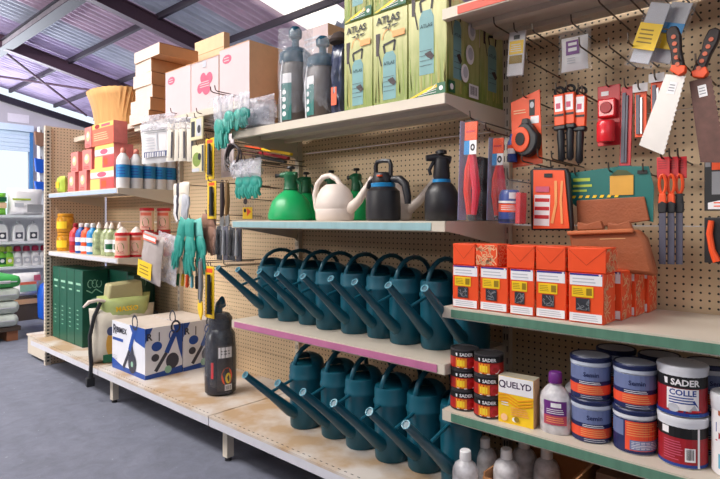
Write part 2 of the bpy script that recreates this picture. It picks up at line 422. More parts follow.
# ================================================================== shelving
ZB = .245; YB = 2.16; YF = 1.678; YBF = 1.543
BX = (-5.094, -3.764, -2.434, -1.104, .226)
strip_teal = M('pale_teal_price_strip', (150, 184, 188), .35, var=.25, scale=25, stretch=(1, 1, .1))
strip_purple = M('mauve_price_strip', (184, 108, 146), .4, var=.18, scale=14, stretch=(1, 1, .1))
strip_green = M('green_price_strip', (88, 128, 108), .4, var=.32, scale=40, stretch=(1, 1, .05))
strip_blue = M('pale_blue_price_strip', (176, 192, 222), .35, var=.1)
strip_white = M('white_price_strip', (206, 204, 212), .4, var=.1)
strip_red = M('red_price_strip', (206, 74, 50), .4, var=.2, scale=30)
def shelf(parent, x0, x1, yf, z, strip=None, s0=0, s1=1, yb=YB):
    g = .006; a, c = x0+g, x1-g
    b = MB().box(a, c, yf, yb-.02, z-.006, z, cream).box(a, c, yf, yf+.006, z-.038, z-.0061, cream).box(a, c, yf+.0061, yf+.03, z-.038, z-.034, cream)
    for f in (.36, .70): b.box(a+.02, c-.02, yf+(yb-yf)*f, yf+(yb-yf)*f+.035, z-.026, z-.0062, cream)
    o = b.build('shelf', parent, flat=True)
    for xx in (a-.002, c-.001):
        MB().prism([(yf+.004, z), (yf+.004, z-.036), (yf+.10, z-.05), (yb-.05, z-.105), (yb-.02, z-.13), (yb-.02, z)], xx, xx+.003, cream, 'x').build('bracket', o, flat=True)
    if strip:
        L = c-a
        MB().box(a+.012+L*s0, a+L*s1-.012, yf-.003, yf-.0002, z-.034, z-.006, strip).build('price_strip', o, flat=True)
    return o
def post(parent, xc, top):
    b = MB().box(xc-.015, xc+.015, YB-.028, YB+.03, 0, top, cream)
    for k in range(int((top-.3)/.05)):
        for s in (-.006, .006): b.box(xc+s-.002, xc+s+.002, YB-.0286, YB-.0281, .28+k*.05, .305+k*.05, black)
    return b.build('upright', parent, flat=True)
def bay(label, x0, x1, top, loc_base=True):
    t = thing('shelving_bay', label, 'shelving', (0, 0, 0), group='gondola shelving bays')
    z = 0.0
    while z < top-.01:
        h = min(.405, top-z)
        MB().box(x0+.016, x1-.016, YB, YB+.012, z+.0015, z+h-.0015, peg).build('back_panel', t, flat=True); z += h
    return t
def base(t, x0, x1, deck_mat):
    g = .004
    o = MB().box(x0+g, x1-g, YBF, YB-.002, ZB-.012, ZB, deck_mat).box(x0+g, x1-g, YBF, YBF+.012, ZB-.05, ZB-.0121, strip_white).build('base_deck', t, flat=True)
    b = MB()
    for k in range(int((x1-x0)/.035)): b.box(x0+.02+k*.035, x0+.034+k*.035, YBF+.02, YBF+.024, ZB+.0002, ZB+.0006, black)
    b.build('front_slots', o, flat=True)['kind'] = 'stuff'
def foot(t, xc):
    MB().box(xc-.02, xc+.02, 1.62, 1.66, .02, ZB-.0122, cream).box(xc-.02, xc+.02, 1.661, YB, .12, ZB-.0123, cream).lathe([(.018, 0), (.018, .02)], dark, 10, (xc, 1.64, 0)).build('foot', t, flat=True)
def hook(t, x, z, L=.3, tip=.022):
    MB().tube([(x, YB-.001, z), (x, YB-L*.5, z+.004), (x, YB-L+.012, z+.008), (x, YB-L, z+.014), (x, YB-L-.004, z+.014+tip)], .0028, wire, 6).build('hook', t)

bayA = bay('far end shelving bay with perforated end panel and red boxes', BX[0], BX[1], 2.03)
bay1 = bay('shelving bay of hanging gloves between tall green boxes and watering cans', BX[1], BX[2], 2.03)
bay2 = bay('shelving bay holding two rows of watering cans and sprayers', BX[2], BX[3], 2.03)
bay3 = bay('nearest shelving bay with green shelf edges and tools on hooks', BX[3], BX[4], 2.44)
post(bayA, BX[1], 2.03); post(bay1, BX[2], 2.03); post(bay2, BX[3], 2.44); post(bay3, BX[4], 2.44)
b = MB().box(BX[0]-.034, BX[0]-.022, 1.70, YB, .0, 2.03, peg_end); b.build('end_panel', bayA, flat=True)
b = MB().box(BX[0]-.036, BX[0]+.0, 1.655, 1.699, 0, 2.03, cream)
for k in range(68): b.box(BX[0]-.012, BX[0]-.002, 1.6546, 1.6549, .03+k*.029, .044+k*.029, dark).box(BX[0]+.0001, BX[0]+.0004, 1.667, 1.687, .03+k*.029, .044+k*.029, dark)
b.build('perforated_upright', bayA, flat=True)
for t, i in ((bayA, 0), (bay1, 1), (bay2, 2), (bay3, 3)): base(t, BX[i], BX[i+1], cream_base)
for t, i in ((bayA, 1), (bay1, 2), (bay2, 3), (bay3, 4)): foot(t, BX[i]+.03)
shelf(bayA, BX[0], BX[1], YF, 1.455, strip_blue); shelf(bayA, BX[0], BX[1], YF, .97, strip_white); shelf(bayA, BX[0], BX[1], 1.88, 1.95)
shelf(bay1, BX[1], BX[2], 1.79, 1.89)
shelf(bay2, BX[2], BX[3], YF, 1.697); shelf(bay2, BX[2], BX[3], YF, 1.232, strip_teal, 0, .965); shelf(bay2, BX[2], BX[3], YF, .713, strip_purple, .01, .985)
shelf(bay3, BX[3]-.022, BX[4], YF, .922, strip_green, .02, 1); shelf(bay3, BX[3]-.022, BX[4], YF, .55, strip_green, .02, 1)
shelf(bay3, BX[3]-.022, BX[4], YF, 2.0, strip_red, .04, .42)
# low end plinth beyond the last bay
t = thing('end_plinth', 'low cream metal plinth on the floor past the far end panel', 'plinth', (-5.36, 1.66, 0))
MB().box(-.20, .22, 0, .42, .03, .19, cream).build('plinth_box', t, bevel=.006)
MB().box(-.21, .23, -.006, .43, .191, .205, cream_base).build('plinth_lid', t, flat=True)

# unseen shelving run added across the aisle to block low light
t = thing('shelving_bay', 'added unseen shelving run behind the viewpoint, blocking low light', 'shelving', (.4, -1.75, 0))
MB().box(-5.0, 3.2, -.30, -.28, 0, 2.1, peg).build('back_panel', t, flat=True)
for z in (.2, .65, 1.1, 1.55, 2.0): MB().box(-5.0, 3.2, -.279, .15, z-.03, z, cream).build('shelf', t, flat=True)
for x in (-5.0, -3.2, -1.9, -.62, .65, 1.9, 3.17): MB().box(x, x+.03, -.36, -.301, 0, 2.1, cream).build('upright', t, flat=True)

# ================================================================== watering cans
def make_can():
    t = thing('watering_can', 'x', 'watering can', group='teal watering cans')
    b = MB(); prof = [(.066, 0), (.070, .006), (.072, .05), (.073, .15), (.0735, .205), (.077, .212), (.077, .222), (.0735, .228), (.0735, .262), (.070, .275)]
    b.lathe(prof, teal_can, 28, sx=.94, sy=1.16)
    b.build('body', t)
    # half dome over the back of the opening
    b = MB(); vs = []; fs = []; nr, na = 5, 14
    for j in range(nr+1):
        q = pi/2*j/nr
        for i in range(na+1):
            a = pi*i/na-.35+(.7*i/na)
            vs.append((.070*cos(a)*cos(q), .081*sin(a)*cos(q)+.0, .275+.045*sin(q)))
    for j in range(nr):
        for i in range(na): k = j*(na+1)+i; fs.append((k, k+1, k+na+2, k+na+1))
    b.add(vs, fs, teal_can); b.build('splash_guard', t)
    s = MB()
    s.tube([(0, -.045, .055), (0, -.10, .085), (0, -.20, .17), (0, -.335, .283)], [.030, .025, .0175, .0132], teal_can, 14)
    so = s.build('spout', t)
    MB().tube([(.0132*cos(k*pi/8), -.336+.0132*.64*sin(k*pi/8), .284+.0132*.77*sin(k*pi/8)) for k in range(16)], .0026, M('pale_teal_rim', (84, 150, 168), .35), 6, True).build('spout_rim', so)
    MB().tube([(0, -.195, .188), (0, -.08, .216)], .0065, teal_can, 8).build('spout_brace', t)
    h = MB(); pts = [(0, -.068, .262)]
    for k in range(11):
        a = pi-.2-(pi+.2)*k/10; pts.append((0, .052+.128*cos(a), .262+.098*sin(a)))
    pts += [(0, .160, .19), (0, .120, .13), (0, .078, .09)]
    h.tube(pts, [.0102]*len(pts), teal_can, 10); h.build('handle', t)
    Face('cyl', (0, 0, 0), .0775).rect(-.012, .012, .185, .20, white).build('barcode_sticker', t)
    return t
CUP = [-2.352, -2.205, -2.055, -1.90, -1.745, -1.594, -1.442, -1.288, -1.137]
can = make_can()
for i, x in enumerate(CUP):
    lab = 'teal plastic watering can on the mauve-edged shelf, %s from the left' % ORD[i]
    c = can if i == 0 else copy_tree(can)
    c.location = (x, 1.90+.012*((i*7) % 3-1), .7135); c.rotation_euler = (0, 0, R(((i*37) % 9)-4)*.5); c['label'] = lab
for i, x in enumerate([-1.985, -1.79, -1.625, -1.447, -1.292, -1.125]):
    c = copy_tree(can, (x, 1.815+.01*((i*5) % 3-1), ZB+.001), R(((i*29) % 7)-3)*.6, 'teal plastic watering can on the bottom deck, %s from the left' % ORD[i]); c.scale = (1.08, 1.06, 1.09)

# ================================================================== sprayers on the middle shelf
Z2 = 1.2325
def make_green(label, loc, rz):
    t = thing('pressure_sprayer', label, 'sprayer', loc, rz, 'green pressure sprayers')
    MB().lathe([(.105, 0), (.112, .006), (.113, .03), (.107, .05), (.104, .06), (.092, .095), (.066, .125), (.042, .142), (.034, .150)], green, 28).build('tank', t)
    MB().lathe([(.036, .150), (.038, .156), (.034, .165), (.031, .20), (.036, .215), (.036, .225), (.022, .236)], dgreen, 20).build('neck', t)
    h = MB().tube([(0, .03, .222), (-.0, -.02, .228), (0, -.055, .226)], [.020, .018, .013], dgreen, 10); h.build('spray_head', t)
    MB().tube([(0, -.05, .226), (0, -.075, .224), (0, -.082, .224)], [.009, .009, .012], dark, 10).build('nozzle', t)
    MB().tube([(0, .02, .215), (0, .05, .18), (0, .052, .13)], .009, dgreen, 8).build('trigger', t)
    k = MB().lathe([(.006, .235), (.006, .258)], dark, 8).lathe([(.020, .256), (.022, .262), (.018, .27)], dark, 14); k.build('pump_knob', t)
    return t
make_green('bright green round pressure sprayer at the left end of the middle shelf', (-2.10, 1.80, Z2), R(-65))
make_green('green pressure sprayer tucked right behind the leftmost one', (-2.245, 2.035, Z2), R(-55)).scale = (.8, .8, .98)
make_green('green sprayer behind the left cream watering can, nozzle to the left', (-2.065, 2.05, Z2), R(-80)).scale = (.75, .75, .98)
make_green('green sprayer head showing inside the loop of the left cream watering can', (-1.885, 2.05, Z2), R(-95)).scale = (.78, .78, .98)

def make_cream(label, loc, rz):
    t = thing('watering_can', label, 'watering can', loc, rz, 'cream watering cans')
    MB().lathe([(.088, 0), (.094, .008), (.097, .05), (.095, .054), (.097, .058), (.095, .085), (.086, .12), (.070, .146), (.050, .162), (.043, .166), (.041, .158)], offwhite, 28, sy=.86).build('body', t)
    h = MB(); pts = [(-.088, 0, .012), (-.116, 0, .06), (-.126, 0, .12), (-.110, 0, .172), (-.075, 0, .203), (-.03, 0, .210), (.012, 0, .19), (.040, 0, .155)]
    P = []
    for i in range(len(pts)-1):
        for k in range(3): P.append(Vector(pts[i]).lerp(Vector(pts[i+1]), k/3))
    P.append(Vector(pts[-1])); h.tube(P, .0125, offwhite, 10); h.build('handle', t)
    s = MB().tube([(.085, 0, .05), (.14, 0, .09), (.20, 0, .165), (.215, 0, .19)], [.026, .020, .013, .011], offwhite, 12); s.build('spout', t)
    return t
make_cream('cream watering can with a tall looped handle between green sprayers and black sprayer', (-1.79, 1.80, Z2), R(4))
make_cream('second cream watering can, half hidden behind the black sprayer', (-1.60, 1.98, Z2), R(12))

blk = M('black_sprayer_plastic', (34, 32, 36), .4, var=.1); cyan = M('cyan_ring', (22, 128, 186), .35)
t = thing('pressure_sprayer', 'black pressure sprayer with open top grip and folded hose handle', 'sprayer', (-1.50, 1.80, Z2))
MB().lathe([(.066, 0), (.074, .008), (.075, .05), (.073, .10), (.07, .125), (.055, .14), (.05, .144)], blk, 28).build('tank', t)
MB().lathe([(.052, .143), (.053, .158), (.050, .160)], cyan, 24).build('blue_collar', t)
MB().lathe([(.046, .160), (.048, .175), (.040, .20), (.034, .205)], blk, 24).build('cap', t)
MB().lathe([(.012, .0), (.012, .006)], orange, 12, (0.02, -.046, .185)).build('red_button', t)
MB().tube([(-.040, 0, .19), (-.042, 0, .235), (-.034, 0, .252), (0, 0, .256), (.034, 0, .252), (.042, 0, .235), (.040, 0, .19)], .0095, blk, 8).build('top_grip', t)
MB().tube([(.05, 0, .175), (.09, .0, .172), (.118, 0, .15), (.130, 0, .10), (.132, 0, .07)], [.014, .018, .018, .016, .014], blk, 10).build('lance_handle', t)
MB().tube([(-.045, 0, .18), (-.075, 0, .165), (-.085, 0, .14)], [.012, .012, .010], blk, 8).build('outlet', t)
t = thing('pressure_sprayer', 'tall black trigger sprayer with blue collar at the shelf end', 'sprayer', (-1.218, 1.82, Z2), R(-40))
MB().lathe([(.060, 0), (.066, .008), (.067, .07), (.064, .11), (.052, .135), (.038, .15), (.034, .152)], blk, 28).build('tank', t)
MB().lathe([(.036, .151), (.036, .163)], cyan, 20).build('blue_collar', t)
MB().lathe([(.030, .163), (.034, .175), (.029, .235), (.030, .245), (.018, .255)], blk, 18).build('neck', t)
MB().tube([(0, .035, .238), (0, -.02, .250), (0, -.062, .246)], [.017, .017, .012], blk, 10).build('spray_head', t)
MB().lathe([(.008, .25), (.008, .262), (.021, .264), (.021, .276), (.012, .28)], blk, 14).build('pump_knob', t)
MB().tube([(0, -.03, .236), (0, -.05, .20), (0, -.044, .18)], .007, blk, 8).build('trigger', t)
t = thing('pressure_sprayer', 'second black trigger sprayer partly behind red boxed tools at shelf end', 'sprayer', (-1.15, 2.03, Z2), R(-40))
MB().lathe([(.060, 0), (.066, .008), (.067, .07), (.064, .11), (.052, .135), (.036, .152)], blk, 24).build('tank', t)
MB().lathe([(.030, .152), (.034, .175), (.029, .235), (.018, .255)], blk, 16).build('neck', t)
MB().tube([(0, .035, .238), (0, -.02, .250), (0, -.062, .246)], [.017, .017, .012], blk, 10).build('spray_head', t)
# clear film bag beside it
t = thing('plastic_bag', 'crumpled clear plastic bag beside the tall black trigger sprayer', 'bag', (-1.315, 1.93, Z2))
MB().pillow(.10, .08, .12, cloudy, 8, jit=.008, seed=4).build('film', t)

# ================================================================== sprayer cartons on the top shelf
Z3 = 1.698
box_bg = M('yellow_green_carton', (214, 208, 130), .45, var=.22, scale=5, coat=.2, stretch=(2.5, 2.5, .6))
def meadow():    # printed meadow: pale sky at the top of the carton, grass green at its foot
    nt = box_bg.node_tree; mx = [n for n in nt.nodes if n.type == 'MIX'][0]; nz = [n for n in nt.nodes if n.type == 'TEX_NOISE'][0]
    tc = [n for n in nt.nodes if n.type == 'TEX_COORD'][0]; sp = nt.nodes.new('ShaderNodeSeparateXYZ'); nt.links.new(tc.outputs['Object'], sp.inputs[0])
    a = nt.nodes.new('ShaderNodeMath'); a.operation = 'MULTIPLY_ADD'; a.inputs[1].default_value = .9; nt.links.new(nz.outputs['Fac'], a.inputs[0])
    d = nt.nodes.new('ShaderNodeMath'); d.operation = 'MULTIPLY_ADD'; d.inputs[1].default_value = 2.6; d.inputs[2].default_value = -.45; nt.links.new(sp.outputs[2], d.inputs[0]); nt.links.new(d.outputs[0], a.inputs[2])
    nt.links.new(a.outputs[0], mx.inputs['Factor']); nz.inputs['Scale'].default_value = 14
    mx.inputs['A'].default_value = (*lin((120, 136, 54)), 1); mx.inputs['B'].default_value = (*lin((212, 206, 150)), 1)
meadow()
box_gr = M('grass_print', (138, 158, 66), .5, var=.3, scale=30, stretch=(3, 3, .4))
box_rd = M('reed_print', (176, 166, 92), .5, var=.3, scale=30, stretch=(3, 3, .4))
bottle_t = M('teal_grey_print', (110, 154, 156), .45, var=.15); hand_p = M('dark_brown_print', (52, 36, 40), .5)
orange_p = M('pale_orange_print', (238, 160, 96), .5)
def atlas_front(f, w, h, dv=0, big=1.0, title=True):
    rnd = random.Random(int(w*1e4)+int(dv*100))
    for k in range(16):
        u = w*rnd.uniform(.04, .96); vv = h*rnd.uniform(.02, .12); hh = h*rnd.uniform(.25, .62); lean = rnd.uniform(-.06, .06)*w
        f.poly([(u, vv), (u+w*.035, vv), (u+lean+.001, vv+hh)], box_gr if k % 2 else box_rd)
        f.k -= 1
    f.k += 1
    f.rect(w*.30, w*.68, h*.05+dv, h*.50*big+dv, bottle_t)
    f.poly([(w*.30, h*.50*big+dv), (w*.68, h*.50*big+dv), (w*.60, h*.56*big+dv), (w*.38, h*.56*big+dv)], bottle_t)
    f.line([(w*.36, h*.55*big+dv), (w*.32, h*.64*big+dv), (w*.66, h*.67*big+dv), (w*.62, h*.56*big+dv)], w*.055, black)
    f.poly([(w*.10, h*.54*big+dv), (w*.17, h*.54*big+dv), (w*.22, h*.78*big+dv), (w*.09, h*.78*big+dv)], hand_p)
    f.line([(w*.17, h*.57*big+dv), (w*.26, h*.42*big+dv)], w*.03, hand_p)
    f.ring(w*.45, h*.70*big+dv, w*.16, h*.10, w*.02, orange_p, 0, pi)
    f.poly([(w*.44, h*.26+dv), (w*.60, h*.28+dv), (w*.70, h*.22+dv), (w*.62, h*.19+dv), (w*.52, h*.22+dv)], hand_p)
    f.text('ATLAS', w*.49, h*.42*big+dv, w*.11, M('dark_teal_print', (20, 60, 66), .5))
    for q in range(4): f.rect(w*.32, w*.64, h*(.14+.05*q)+dv, h*(.144+.05*q)+dv, hand_p)
    if title:
        f.text('ATLAS', w*.46, h*.875, w*.235, black, .03, 1.0)
        f.text('7', w*.50, h*.79, w*.19, black, .03)
        f.poly([(w*.28, h*.825), (w*.44, h*.835), (w*.44, h*.812)], black); f.poly([(w*.60, h*.812), (w*.60, h*.838), (w*.80, h*.84)], black)
        f.rect(w*.60, w*.95, h*.70, h*.765, orange_p)
def carton_atlas(label, x0, x1, y0, y1, z, h, title=True, dv=0, big=1.0, side=None):
    w = x1-x0; d = y1-y0
    t = thing('sprayer_carton', label, 'box', (x0, y0, z), group='printed sprayer cartons')
    MB().box(0, w, 0, d, 0, h, box_bg).build('carton', t, bevel=.002)
    f = Face('front', (0, 0, 0)); atlas_front(f, w, h, dv, big, title)
    if not title:
        f.poly([(w*.05, .004), (w*.98, .004), (w*.98, h*.12), (w*.55, h*.09)], yellow)
        f.poly([(w*.15, .004), (w*.98, .004), (w*.98, h*.10)], dgreen); f.rect(w*.78, w*.99, h*.015, h*.12, dgreen)
        f.oval(w*.88, h*.065, w*.05, w*.05, white)
        for q in range(4): f.line([(w*.3+q*.02, .008+q*.006), (w*.76, .012+q*.010)], .0018, white)
    f.build('front_print', t)
    f = Face('side', (w, 0, 0))
    if side == 'photos':
        atlas_front(f, d*.62, h*1.15, h*.12, 1.0, False)
        for (u, v, r) in ((.72, .72, .12), (.66, .47, .13), (.50, .26, .12)): f.oval(d*u, h*v, d*r, d*r*1.25, white); f.oval(d*u+.004, h*v+.004, d*r*.6, d*r*.8, lgrey)
        f.rect(d*.62, d*.92, h*.03, h*.17, paper); f.bars(d*.66, d*.88, h*.06, h*.15, 9, black)
        f.rect(.002, d*.2, h*.02, h*.14, dgreen); f.oval(d*.1, h*.08, d*.05, d*.05, white)
    else: atlas_front(f, d, h, h*.12, 1.0, False)
    f.build('side_print', t)
    return t
HB = .372
carton_atlas('pale yellow and green sprayer carton, leftmost of the lower row', -1.634, -1.474, 1.70, 1.935, Z3, HB)
carton_atlas('yellow and green sprayer carton, middle of the lower row', -1.470, -1.296, 1.70, 1.935, Z3, HB)
carton_atlas('green sprayer carton at the right end of the top shelf', -1.290, -1.116, 1.70, 1.935, Z3, HB, False, HB*.18, 1.25, 'photos')
carton_atlas('green sprayer carton behind the right end one, touching the tool bay', -1.290, -1.116, 1.945, 2.13, Z3, HB)
carton_atlas('sprayer carton stacked on the leftmost carton, cut by the picture top', -1.634, -1.474, 1.70, 1.935, Z3+HB+.002, HB, False, HB*.12)
carton_atlas('sprayer carton stacked on the middle carton, cut by the picture top', -1.470, -1.296, 1.70, 1.935, Z3+HB+.002, HB, False, HB*.12)

# tall bagged sprayers at the left of the top shelf
tank_g = M('smoky_grey_tank', (84, 74, 70), .4, var=.35); teal_d = M('dark_teal_plastic', (14, 66, 86), .25, var=.4)
def bagged(label, x, y, hh, rz):
    t = thing('bagged_sprayer', label, 'sprayer', (x, y, Z3), rz, 'bagged sprayers')
    s = hh/.47
    MB().lathe([(.072, 0), (.078, .01), (.078, .27*s), (.070, .29*s)], tank_g, 20).build('tank', t)
    MB().lathe([(.074, .29*s), (.080, .30*s), (.078, .34*s), (.05, .365*s), (.03, .37*s)], teal_d, 20).build('lid', t)
    MB().lathe([(.018, .37*s), (.018, .41*s), (.032, .42*s), (.034, .45*s), (.02, .47*s)], teal_d, 14).build('pump_grip', t)
    MB().tube([(-.05, -.062, 0.01), (-.052, -.068, .2*s), (-.04, -.06, .33*s)], .004, white, 6).build('hose', t)
    f = Face('cyl', (0, 0, 0), .0785, -.3); f.rect(-.045, .03, .02, .235*s, teal_card); f.rect(-.045, .03, .19*s, .235*s, paper)
    for q in range(4): f.oval(-.01, .05+.035*q, .012, .012, white)
    f.build('label', t)
    MB().pillow(.18, .175, hh*1.0, MC.get('glossy_film') or film('glossy_film', (214, 216, 226), .16, .08), 9, jit=.010, seed=int(x*-100)).build('film_bag', t)
    return t
bagged('tall sprayer in clear film, dark teal lid, leftmost on the top shelf', -2.065, 1.80, .49, R(30))
bagged('shorter sprayer in clear film between the tall bagged one and cartons', -1.87, 1.80, .40, R(10))
t = thing('packed_cape', 'dark shiny folded cape in film hanging beside the sprayer cartons', 'bag', (-1.735, 1.775, Z3), R(8))
MB().pillow(.085, .07, .33, M('shiny_navy_film', (52, 58, 84), .2, var=.6, scale=22), 9, jit=.008, seed=9).build('folded_fabric', t)
MB().lathe([(.045, .335), (.05, .345), (.03, .375), (.012, .385)], M('dark_brown_felt', (54, 40, 36), .7), 16).build('hood', t)
f = Face('front', (-.02, -.037, .03)); f.rect(0, .03, .02, .10, orange); f.build('orange_tag', t)
t = thing('product_box', 'small white box with an orange sphere picture left of the sprayer cartons', 'box', (-1.70, 1.79, Z3))
MB().cbox(-.04, .055, 0, .12, 0, .17, paper, paper).build('carton', t, bevel=.002)
f = Face('front', (0, 0, 0)); f.oval(.01, .045, .04, .042, orange); f.rect(-.038, .053, .115, .165, lgrey); f.rect(-.03, .03, .135, .15, orange); f.build('front_print', t)
t = thing('carton_box', 'plain grey-mauve carton standing behind the bagged sprayers', 'box', (-2.16, 2.0, Z3))
MB().cbox(-.12, .12, 0, .14, 0, .56, M('grey_mauve_card', (196, 176, 176), .7), tan).build('carton', t, bevel=.002)
Face('front', (0, 0, 0)).lines(-.06, .08, .44, .52, 3, lgrey).build('faint_print', t)

# ================================================================== nearest bay: tins, buckets and boxes
Z4 = .5505; Z5 = .9225
lab_white = M('label_white', (238, 234, 236), .45, var=.04)
def scribble(f, u0, u1, v0, v1, n, m, wd=.0022, seed=1):
    rnd = random.Random(seed)
    for k in range(n):
        u = rnd.uniform(u0, u1); v = rnd.uniform(v0, v1); pts = [(u, v)]
        for q in range(3):
            u = min(u1, max(u0, u+rnd.uniform(-.022, .022))); v = min(v1, max(v0, v+rnd.uniform(-.022, .022))); pts.append((u, v))
        f.line(pts, wd, m); f.k -= 1
    f.k += 1
pale_or = M('pale_orange_scribble', (255, 196, 150), .5)
def orange_box(label, x0, y0, z, w=.105, d=.105, h=.152, kind='label', rz=0, seed=1):
    t = thing('orange_carton', label, 'box', (x0, y0, z), rz, 'orange glue cartons')
    MB().box(0, w, 0, d, 0, h, orange_b).build('carton', t, bevel=.0025)
    f = Face('front', (0, 0, 0))
    if kind == 'label':
        f.rect(.004, w-.004, h*.955, h*.995, M('dark_blue_print', (40, 44, 140), .5))
        f.rect(.004, w-.004, h*.76, h*.955, lab_white); f.lines(w*.12, w*.85, h*.79, h*.92, 2, lgrey)
        f.oval(w*.90, h*.975, .004, .003, white)
        f.rect(w*.10, w*.72, h*.52, h*.735, yellow); f.lines(w*.14, w*.45, h*.56, h*.70, 4, M('olive_print', (150, 120, 20), .5)); f.rect(w*.52, w*.68, h*.56, h*.70, M('olive_print', (150, 120, 20), .5))
        f.rect(w*.22, w*.62, h*.25, h*.50, M('dark_photo_print', (44, 46, 54), .5, var=.5, scale=120))
        scribble(f, w*.24, w*.60, h*.27, h*.48, 6, grey, .0015, seed)
        f.rect(.004, w-.004, h*.03, h*.20, lab_white); f.lines(w*.14, w*.92, h*.05, h*.18, 3, lgrey)
    elif kind == 'flap':
        f.line([(0, h*.95), (w*.5, h*.3), (w, h*.95)], .0014, M('dark_orange_crease', (190, 52, 14), .5))
    else: scribble(f, .004, w-.004, .004, h-.004, 26, pale_or, .0028, seed)
    f.build('front_print', t)
    f = Face('side', (w, 0, 0)); scribble(f, .003, d-.003, .004, h-.004, 30, pale_or, .0026, seed+9); f.build('side_print', t)
    f = Face('top', (0, 0, h)); f.rect(.003, w-.003, d*.48, d*.52, pale_or); f.build('top_seam', t)
    return t
for i, x in enumerate((-1.090, -.980, -.866, -.7775, -.668)):
    orange_box('orange carton with yellow and white label, %s from the left in the front row' % ORD[i], x, 1.70+(.0, .004, .0, .006, .0)[i], Z5, w=.105 if i in (0, 1, 4) else (.086 if i == 2 else .100), seed=i)
for i, (x, wv, k, ly) in enumerate(((-1.092, .090, 'flap', 'plain face, leftmost'), (-.998, .085, 'scribble', 'scribbled face, second from left'), (-.880, .098, 'flap', 'creased face, in the middle'), (-.7765, .096, 'flap', 'creased face, second from right'), (-.673, .115, 'flap', 'creased face, rightmost'))):
    orange_box('orange carton in the upper layer, '+ly, x, 1.705, Z5+.1535, w=wv, d=.10, h=.076, kind=k, seed=20+i)
for r in range(3):
    for i, x in enumerate((-.59, )):
        orange_box('orange carton behind the rightmost labelled one, %s row back' % ORD[r+1], x-.062+.010*r, 1.815+.108*r, Z5, w=.105, d=.102, h=.152, seed=40+r)
for i, x in enumerate((-1.08, -.96, -.82, -.70)):
    orange_box('orange carton hidden in the second row, %s from the left' % ORD[i], x, 1.83, Z5, h=.152, seed=50+i)

# black glue tins, two stacks of three
tin_band = M('dark_steel_rim', (88, 84, 86), .35, metal=.6)
flame = M('flame_orange_print', (245, 140, 30), .4, var=.3, scale=40); flame_y = M('flame_yellow_print', (250, 210, 50), .4)
def tin(label, x, y, z, turn):
    t = thing('glue_tin', label, 'tin', (x, y, z), group='black glue tins')
    MB().lathe([(.049, 0), (.051, .002), (.0505, .006), (.050, .066), (.051, .070), (.051, .073), (.046, .073), (.045, .069)], tin_band, 26).build('can', t)
    f = Face('cyl', (0, 0, 0), .0504, turn)
    f.rect(-.155, .155, .005, .068, black); f.rect(-.155, .155, .008, .046, M('deep_red_print', (176, 30, 24), .4))
    f.rect(-.036, .004, .009, .043, flame); f.rect(-.030, -.004, .014, .036, flame_y); f.oval(.022, .027, .018, .015, red, 12)
    f.line([(-.03, .009), (0, .008), (.03, .011), (.042, .022)], .003, lab_white)
    f.text('SADER', .002, .051, .0155, white, .03); f.poly([(-.034, .051), (-.029, .051), (-.029, .061), (-.036, .061)], white)
    f.build('label', t)
    return t
for s, (x, y, tr, side) in enumerate(((-1.072, 1.752, .62, 'left'), (-.968, 1.742, .5, 'right'))):
    for k, lv in enumerate(('bottom', 'middle', 'top')):
        tin('black glue tin with flame label, %s of the %s stack' % (lv, side), x, y, Z4+.0735*k, tr)
t = thing('wallpaper_paste_box', 'yellow and white paste box next to the black tins', 'box', (-.912, 1.708, Z4), R(4))
MB().cbox(0, .122, 0, .055, 0, .158, yellow, tan, M('grey_top_card', (170, 160, 140), .6)).build('carton', t, bevel=.0015)
f = Face('front', (0, 0, 0)); f.rect(.001, .121, .10, .157, lab_white)
f.text('QUELYD', .060, .122, .029, M('plum_print', (60, 30, 70), .5), .025); f.oval(.014, .131, .012, .013, M('plum_print', (60, 30, 70), .5)); f.oval(.014, .131, .0075, .0085, lab_white)
for q in range(3): f.line([(.001, .092-.010*q), (.03, .098-.010*q), (.07, .080-.010*q), (.121, .094-.010*q)], .0045, M('orange_wave_print', (244, 160, 20), .5))
f.lines(.012, .04, .058, .074, 2, lab_white); f.lines(.045, .11, .03, .06, 4, orange_p); f.oval(.022, .02, .012, .012, pale_or); f.oval(.06, .018, .010, .008, lab_white); f.oval(.066, .02, .009, .009, M('olive_print', (150, 120, 20), .5))
f.build('front_print', t)
def spirit(label, x, y, s=1):
    t = thing('spirit_bottle', label, 'bottle', (x, y, Z4), group='purple capped spirit bottles')
    MB().lathe([(.047, 0), (.050, .006), (.050, .10), (.046, .122), (.030, .142), (.019, .152), (.018, .160)], milky, 24, sy=.8).build('bottle', t)
    MB().lathe([(.0215, .158), (.022, .162), (.021, .188), (.018, .192)], purple, 18).build('cap', t)
    f = Face('cyl', (0, 0, 0), .051, .36); f.rect(-.040, .036, .032, .108, purple); f.rect(-.040, .036, .032, .062, M('magenta_print', (190, 70, 90), .5)); f.rect(-.016, .016, .088, .102, lab_white)
    f.lines(-.03, .03, .066, .084, 3, lab_white); f.lines(-.03, .03, .038, .058, 3, orange_p); f.build('label', t)
    for c in children(t):
        if c.name.startswith('label'): c.scale = (1, .82, 1)
    return t
spirit('clear spirit bottle with purple cap, in front between paste box and buckets', -.733, 1.755)
spirit('clear spirit bottle with purple cap, behind the front one', -.700, 1.875)

